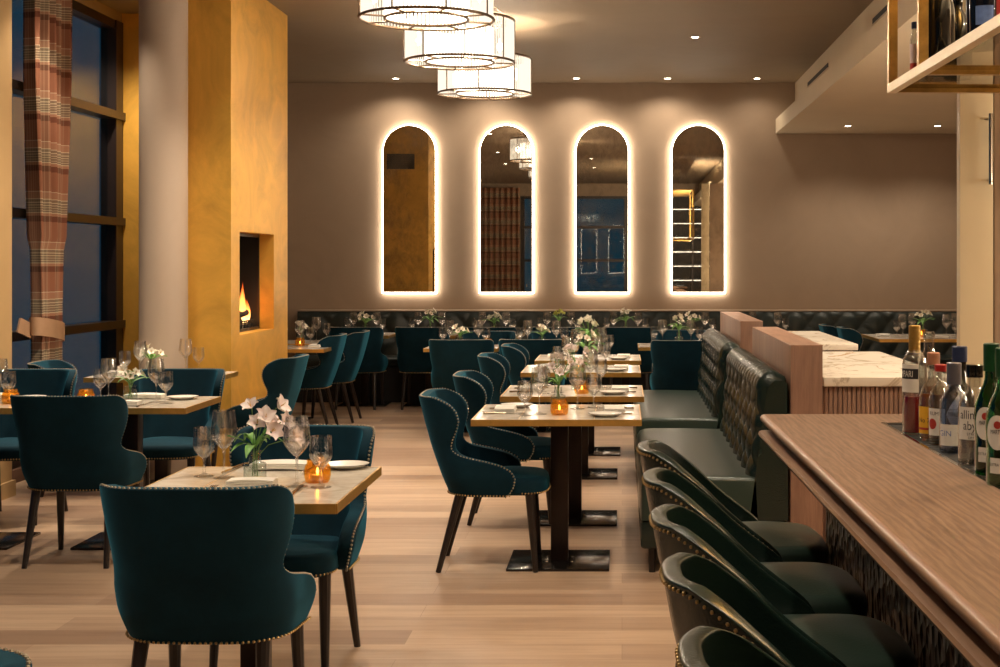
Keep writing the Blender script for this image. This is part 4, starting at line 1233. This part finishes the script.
top = MB(); top.prism([(.312,ZB-.03),(.312,ZB),(.012,ZB),(.012,ZB-.03)], 'y', -LB, 0); top.build('bar_top', M['oakbar'], bar, 0)
ed = MB(); ed.prism([(x, ZB+z) for x, z in prof[1:]][:-1]+[(.05,ZB-.084),(.205,ZB-.084),(.205,ZB-.031),(.012,ZB-.031)], 'y', -LB, .0); ed.build('edge_moulding', M['oakbar_edge'], bar, 40)
far = MB(); far.prism([(.312,ZB-.03),(.312,ZB),(.9,ZB),(.9,ZB-.03)], 'y', -.24, 0); far.build('end_top', M['oakbar'], bar, 0)
MB().box(.202, .9, -LB, -.01, 0, ZB-.084).build('carcass', M['walnut'], bar, 0)
MB().box(.19, .203, -LB, -.012, .10, ZB-.085).build('front_panel', M['pressed'], bar, 0)
MB().box(.182, .203, -LB, -.01, 0, .10).build('kick_plate', M['plate_steel'], bar, 0)
rl = MB(); rl.box(.308, .318, -LB, -.24, ZB-.03, ZB+.0015); rl.box(.308, .9, -.248, -.236, ZB-.03, ZB+.0015); rl.build('steel_rail', M['chrome'], bar, 0)
MB().box(.318, .9, -LB, -.248, ZB-.084, ZB-.007).build('drip_tray', M['plate_steel'], bar, 0)
gm = MB()
for k in range(60): gm.box(.322, .6, -.255-k*.035, -.285-k*.035, ZB-.0072, ZB-.003)
gm.build('rubber_mat', M['black'], bar, 0)
# ------------------------------------------------------------------ bottles on the rail
ZR = ZB-.0028
GB = 'bottles standing on the bar rail'
def rp(px, py):
    k = (py-3-265)/(1.483-ZR); return ((px-622)/k, 1430/k, ZR)
def face(loc): return math.atan2(-loc[1], -loc[0])     # bottles turn their labels to the drinkers' side
def straight(r, hb, hs, rn, h):
    """body radius, body height, shoulder end, neck radius, height"""
    return [(r*.93,0),(r,.006),(r,hb),(r*.97,hb+(hs-hb)*.2),(r*.8,hb+(hs-hb)*.5),(rn*1.5,hb+(hs-hb)*.8),(rn,hs),(rn,h-.012),(rn*1.15,h-.010),(rn*1.15,h)]
p = rp(914.5, 437)
b = bottle('aperitif_bottle', 'tall bottle of red aperitif with gold foil neck at the end of the bottle row', p, 0, straight(.0325,.195,.238,.0125,.298), BM['clear'], BM['red'], .105, BM['gold'], .075, .0155, GB)
a = face(p)-.55
label_patch(.0329, .118, .195, a-.9, a+.9, BM['white'], b)
label_patch(.0332, .155, .183, a-.85, a+.85, BM['black'], b, 'name_band')
bent_text('CAMPARI', .017, .0334, .1605, a-.52, BM['white'], b, sq=.62)
p = rp(929, 432)
b = bottle('clear_bottle', 'clear glass bottle just behind the red aperitif bottle', p, 0, straight(.034,.17,.225,.014,.275), BM['clear'], BM['clearliq'], .12, BM['clear'], .02, .015, GB)
p = rp(933.5, 443)
b = bottle('whisky_bottle', 'round shouldered amber spirit bottle with cork and yellow label', p, 0, [(.034,0),(.037,.006),(.038,.09),(.036,.115),(.029,.14),(.019,.158),(.014,.17),(.013,.205),(.016,.207),(.016,.215)], BM['clear'], BM['amberliq'], .125, BM['cork'], .032, .0165, GB, over=True)
a = face(p)-.5
label_patch(.0385, .02, .092, a-.75, a+.55, BM['yellow'], b); bent_text('No 7', .012, .0389, .05, a-.2, BM['black'], b); label_patch(.0388, .03, .036, a-.7, a+.5, BM['redink'], b, 'label_stripe')
p = rp(941, 447)
b = bottle('clear_spirit_bottle', 'slim clear spirit bottle with red cap', p, 0, straight(.031,.115,.16,.0125,.205), BM['clear'], BM['clearliq'], .1, BM['redcap'], .018, .0155, GB)
a = face(p)-.3
label_patch(.0314, .025, .095, a-.9, a+.9, BM['white'], b); round_label(.0317, .055, .012, .014, a-.45, BM['redink'], b, 'red_seal'); bent_text('RUM', .009, .0317, .078, a-.3, BM['black'], b)
p = rp(954, 455)
b = bottle('gin_bottle', 'pale blue gin bottle with tall pewter cap', p, 0, [(.033,0),(.035,.006),(.035,.115),(.033,.135),(.024,.155),(.016,.165),(.015,.185),(.015,.19)], BM['blue'], BM['clearliq'], .11, BM['grey'], .056, .0178, GB, over=True)
a = face(p)-.3
label_patch(.0354, .02, .075, a-.8, a+.8, BM['white'], b); bent_text('GIN', .014, .0357, .045, a-.35, BM['bluelabel'], b)
p = (.817, 3.46, ZR)
b = bottle('black_bottle', 'black bottle with white diamond label and navy cap', p, 0, straight(.036,.13,.165,.016,.232), BM['dark'], None, 0, BM['navy'], .04, .019, GB, over=True)
a = face(p)-.1
round_label(.0364, .085, .036, .052, a, BM['white'], b, 'label', 'diamond'); bent_text("HENDRICKS", .010, .0368, .082, a+.02, BM['black'], b, sq=.75); bent_text('*', .012, .0368, .055, a, BM['redink'], b)
p = rp(974.5, 467)
b = bottle('clear_gin_bottle', 'stout clear bottle with black gothic lettering and dark stopper', p, 0, [(.034,0),(.037,.006),(.037,.125),(.035,.143),(.026,.162),(.017,.172),(.015,.18),(.015,.205),(.019,.207),(.019,.214)], BM['clear'], BM['clearliq'], .12, BM['dark'], .03, .019, GB, over=True)
a = face(p)-.1
label_patch(.0374, .06, .135, a-1.0, a+1.0, BM['white'], b); bent_text('allimor', .020, .0378, .108, a, BM['black'], b, sq=.8); bent_text('aby', .020, .0378, .083, a-.2, BM['black'], b, sq=.8); bent_text('STRONG', .006, .0378, .070, a+.1, BM['black'], b); bent_text('DRY GIN', .005, .0378, .0625, a+.1, BM['black'], b)
def vermouth(px, py, glass, liq, lab):
    p = rp(px, py)
    b = bottle('vermouth_bottle', lab, p, 0, [(.033,0),(.036,.006),(.036,.06),(.0355,.075),(.037,.10),(.0375,.125),(.036,.15),(.029,.175),(.0185,.198),(.0145,.215),(.0135,.27),(.0155,.272),(.0155,.286)], glass, liq, .1, BM['greencap'], .062, .0175, GB)
    a = face(p)-.35
    round_label(.0382, .115, .026, .036, a, BM['white'], b); bent_text('MARTINI', .009, .0388, .112, a, BM['black'], b, sq=.62); round_label(.0386, .131, .008, .008, a, BM['redink'], b, 'red_disc')
    label_patch(.0366, .03, .062, a-.5, a+.5, BM['white'], b, 'lower_label'); bent_text('EXTRA DRY', .006, .0369, .045, a, BM['black'], b, sq=.8)
vermouth(991.5, 477, BM['green'], BM['greenliq'], 'deep green vermouth bottle with white oval label and green cap')
vermouth(1004, 489, BM['palegreen'], BM['clearliq'], 'pale green vermouth bottle cut by the edge of the photo')

for o in list(bpy.data.objects):
    if o.get('group') == GB:
        q = {'gin_bottle': .9, 'vermouth_bottle': .95, 'clear_gin_bottle': .95}.get(o.name.split('.')[0], .937); o.scale = (.97, .97, q)
# ------------------------------------------------------------------ hanging gantry shelf
gx, gy = bar_at(.385, .06)
ga = thing('hanging_bar_shelf', 'brass framed glass shelf hanging from the soffit over the bar', 'hanging shelf', (gx, gy, 0), TH)
gz = 1.994; tw = .026; LG = 2.8; GW = .62
f = MB()
for x in (0, GW): f.box(x, x+tw, -LG, 0, gz, gz+tw)
f.build('long_rails', M['brass_lit_tone'], ga, 0)
for k in (0, 1, 3, 5):
    y = -k*.40
    MB().box(tw, GW, y-tw, y, gz, gz+tw).build('cross_bar', M['brass_aged'], ga, 0)
    for x in ((0, GW) if k in (0, 1, 5) else ()):
        MB().box(x, x+tw, y-tw, y, gz+tw, 2.99).build('post', M['brass_aged'], ga, 0)
MB().box(tw, GW, -LG+.01, -tw-.002, gz+.012, gz+.020).build('glass_shelf', M['shelfglass'], ga, 0)
ls = MB(); ls.box(tw+.01, GW-.01, -LG, -.03, 2.975, 2.989)
ls.build('top_plate', M['brass_aged'], ga, 0)
GG = 'bottles on the hanging shelf'; ZG = gz+.0203
def gloc(x, y): q = bar_at(.385+x, .06+y); return (q[0], q[1], ZG)
def wine_prof(r, h): return [(r*.9,0),(r,.006),(r,h*.58),(r*.9,h*.66),(r*.5,h*.76),(r*.40,h*.82),(r*.38,h*.97),(r*.45,h*.975),(r*.45,h)]
b = bottle('small_bottle', 'small slim bottle with pink label at the end of the hanging shelf', gloc(.046, -.165), 0, straight(.0135,.11,.135,.008,.16), BM['clear'], None, 0, BM['navy'], .02, .0095, GG)
label_patch(.0138, .012, .10, 0, 2*PI, BM['pinklabel'], b); label_patch(.014, .02, .045, 0, 2*PI, BM['redink'], b, 'label_stripe')
b = bottle('wine_bottle', 'dark wine bottle with gold foil on the hanging shelf, beside the second post', gloc(.066, -.355), 0, wine_prof(.037,.30), BM['dark'], None, 0, BM['gold'], .07, .018, GG)
b = bottle('wine_bottle', 'dark bottle with gold neck, behind the first wine bottle on the hanging shelf', gloc(.104, -.25), 0, wine_prof(.036,.30), BM['dark'], None, 0, BM['gold'], .08, .018, GG)
b = bottle('round_bottle', 'squat dark round shouldered bottle on the hanging shelf', gloc(.17, -.165), 0, straight(.04,.13,.2,.014,.24), BM['dark'], None, 0, BM['dark'], .02, .016, GG)
for x, y, lab in ((.068, -.83, 'navy bottle with pale blue label on the hanging shelf, nearer of the pair'), (.088, -.72, 'navy bottle with pale blue label on the hanging shelf, farther of the pair')):
    b = bottle('liqueur_bottle', lab, gloc(x, y), 0, straight(.036,.17,.22,.014,.28), BM['navyglass'], None, 0, BM['black'], .03, .017, GG)
    a = face(gloc(x, y)); label_patch(.0364, .04, .085, a-.6, a+.6, BM['bluelabel'], b)
b = bottle('liqueur_bottle', 'bottle with red white and blue label at the photo edge of the hanging shelf', gloc(.085, -.99), 0, straight(.037,.17,.22,.014,.28), BM['navyglass'], None, 0, BM['black'], .03, .017, GG)
a = face(b.location); label_patch(.0374, .03, .075, a-1, a+1, BM['redink'], b, 'lower_label'); label_patch(.0374, .075, .10, a-1, a+1, BM['white'], b); label_patch(.0374, .10, .13, a-1, a+1, BM['bluelabel'], b, 'upper_label')

# back bar shelves on the rear wall, seen in the far mirror
bb = thing('back_bar_shelf', 'lit back bar shelves, seen only inside the mirror farthest from the fireplace', 'shelf', (2.1, -3.8, 0))
MB().box(-.9, .9, -.1, -.08, .75, 3.2).build('back_panel', M['black'], bb, 0)
M['shelfled'] = emit('shelf_light_strip', (1, .9, .75, 1), 5)
for k in range(6):
    z = 1.1+.36*k
    s = MB().box(-.9, .9, -.08, .2, z, z+.025).build('shelf', M['darkwood'], bb, 0)
    MB().box(-.85, .85, .19, .2, z-.012, z-.002).build('light_strip', M['shelfled'], s, 0)
for x in (-.9, -.3, .3, .9): MB().box(x-.02, x+.02, -.08, .21, .75, 3.2).build('upright', M['mullion'], bb, 0)

# ------------------------------------------------------------------ light
E = 110
for x in (-2.53, -.51, .51, 1.51):
    spot(x, 16.0, H, E*(.1 if x == 1.51 else .28), 'recessed downlight by the mirror wall, %s' % {-2.53: 'nearest the gold chimney', -.51: 'to the side of the last chandelier', .51: 'above the third mirror', 1.51: 'beside the soffit'}[x], 150)
spot(-1.5, 16.0, H, E*.28, 'recessed downlight by the mirror wall, hidden by the last chandelier', 150)
spot(.67, 13.1, H, E*1.1, 'recessed downlight in the open ceiling, away from the wall row')
for y in (10.4, 7.7, 5.0, 2.4): spot(.67, y, H, E*(.9 if y < 6 else 1.2), 'ceiling downlight above the booths, %.0f metres from the wall' % (YW-y) if False else {10.4: 'ceiling downlight over the farther booth, seen in mirrors', 7.7: 'ceiling downlight over the nearer booth, seen in mirrors', 5.0: 'ceiling downlight over the stool row, seen in mirrors', 2.4: 'ceiling downlight nearest the camera over the stools, seen in mirrors'}[y])
for x, y, l in ((-2.3, 6.2, 'ceiling downlight over the lily table side, seen in mirrors'), (-.6, 4.6, 'ceiling downlight over the aisle, seen in mirrors'), (-.6, 2.0, 'ceiling downlight over the near aisle, seen in mirrors'), (-3.2, 8.4, 'ceiling downlight before the round column, seen in mirrors'), (-2.4, 3.2, 'ceiling downlight over the near window side, seen in mirrors'), (-2.1, 9.9, 'ceiling downlight washing the gold chimney, seen in mirrors'), (-2.75, 9.0, 'added ceiling downlight brightening the front of the gold chimney'), (-3.75, 11.1, 'added ceiling downlight brightening the gold wall beside the window'), (-3.6, 9.45, 'added ceiling downlight brightening the tied curtain'), (-1.9, 11.1, 'added ceiling downlight kept out of view past the fireplace')):  # last four are added: brighten chimney front, gold wall, curtain, floor past fireplace
    spot(x, y, H, E*(.6 if y == 9.45 else 1.3 if (x, y) == (-3.75, 11.1) else 1.3 if y == 4.6 else .8 if y == 2.0 else 1.2), l, 130 if y == 4.6 or x == -3.75 else 95)
for x, y, l in ((2.45, 15.5, 'soffit downlight near the mirror wall, closer to the mirrors'), (3.42, 15.5, 'soffit downlight near the mirror wall, farther from the mirrors'), (2.3, 12.0, 'soffit downlight over the marble counters, seen in mirrors'), (2.3, 8.0, 'soffit downlight over the fluted counter, seen in mirrors'), (1.85, 3.4, 'soffit downlight behind the bar, seen in mirrors')):
    spot(x, y, 2.99, E*(.95 if 'counter' in l else .4 if y > 15 else 1.0), l, 130)
gl = bpy.data.lights.new('added_soffit_uplight', 'AREA'); gl.shape = 'RECTANGLE'; gl.size = .04; gl.size_y = 2.4; gl.energy = 260; gl.color = (1, .84, .62)  # uplight added inside the shelf to brighten the soffit underside
go = bpy.data.objects.new('added_soffit_uplight_lamp', gl); COL.objects.link(go); q = bar_at(.385+GW-.06, -1.2); go.location = (q[0], q[1], gz+.06); go.rotation_euler = (PI+.6, 0, TH)
MB().box(GW-.085, GW-.03, -LG+.05, -.06, gz+.0205, gz+.04).build('light_strip', M['brass_lit_tone'], ga, 0)  # box added as a fixture for the soffit uplight
wl = thing('added_wall_strip', 'added unseen light strip brightening the soffit, on the wall behind the bar', 'added light', (XR, 6.5, 1.75))  # unseen fixture, added with its lamp to lift the soffit
MB().rbox(-.09, -.001, -3.0, 3.0, -.04, .02, .004, 2).build('housing', M['brass_lit_tone'], wl)
bl = bpy.data.lights.new('added_soffit_fill', 'AREA'); bl.shape = 'RECTANGLE'; bl.size = .08; bl.size_y = 5.8; bl.energy = 170; bl.color = (1, .84, .64)  # fill lamp added to brighten soffit, counters and cabinet
bo = bpy.data.objects.new('added_soffit_fill_lamp', bl); COL.objects.link(bo); bo.location = (XR-.1, 6.5, 1.79); bo.rotation_euler = (0, math.radians(145), 0)
def point(x, y, z, e, col, r=.05):
    l = bpy.data.lights.new('lamp', 'POINT'); l.energy = e; l.color = col; l.shadow_soft_size = r
    o = bpy.data.objects.new('candle_or_fire_lamp', l); COL.objects.link(o); o.location = (x, y, z)
for x, y, z in CH:
    for i in range(4):
        a = 2*PI*i/4+.5+.3*y; point(x+.32*math.cos(a), y+.32*math.sin(a), z+.155, 48, (1, .80, .58), .03)
for x, y in VOT: point(x, y, ZT+.045, .018, (1, .55, .2), .01)
point(X1-.2, 11.0, fz0+.22, .8, (1, .4, .12), .1)
w = bpy.data.worlds.new('dusk'); SC.world = w; w.use_nodes = True
bg = w.node_tree.nodes['Background']; bg.inputs[0].default_value = (.035, .23, .36, 1); bg.inputs[1].default_value = .18

# ------------------------------------------------------------------ camera
cd = bpy.data.cameras.new('camera'); cam = bpy.data.objects.new('camera', cd); COL.objects.link(cam)
cam.location = (0, 0, 1.483); cam.rotation_euler = (PI/2, 0, 0)
cd.sensor_width = 36; cd.lens = 36*1.43; cd.shift_x = -.122; cd.shift_y = -.0685; cd.clip_start = .05
SC.camera = cam
SC.view_settings.view_transform = 'Standard'; SC.view_settings.look = 'None'; SC.view_settings.gamma = 1; SC.view_settings.use_curve_mapping = False
SC.view_settings.exposure = 0.3
SC.cycles.use_denoising = True
SC.cycles.max_bounces = 16; SC.cycles.transmission_bounces = 14; SC.cycles.glossy_bounces = 6; SC.cycles.transparent_max_bounces = 32; SC.cycles.diffuse_bounces = 4
SC.cycles.sample_clamp_indirect = 6; SC.cycles.caustics_reflective = False; SC.cycles.caustics_refractive = False
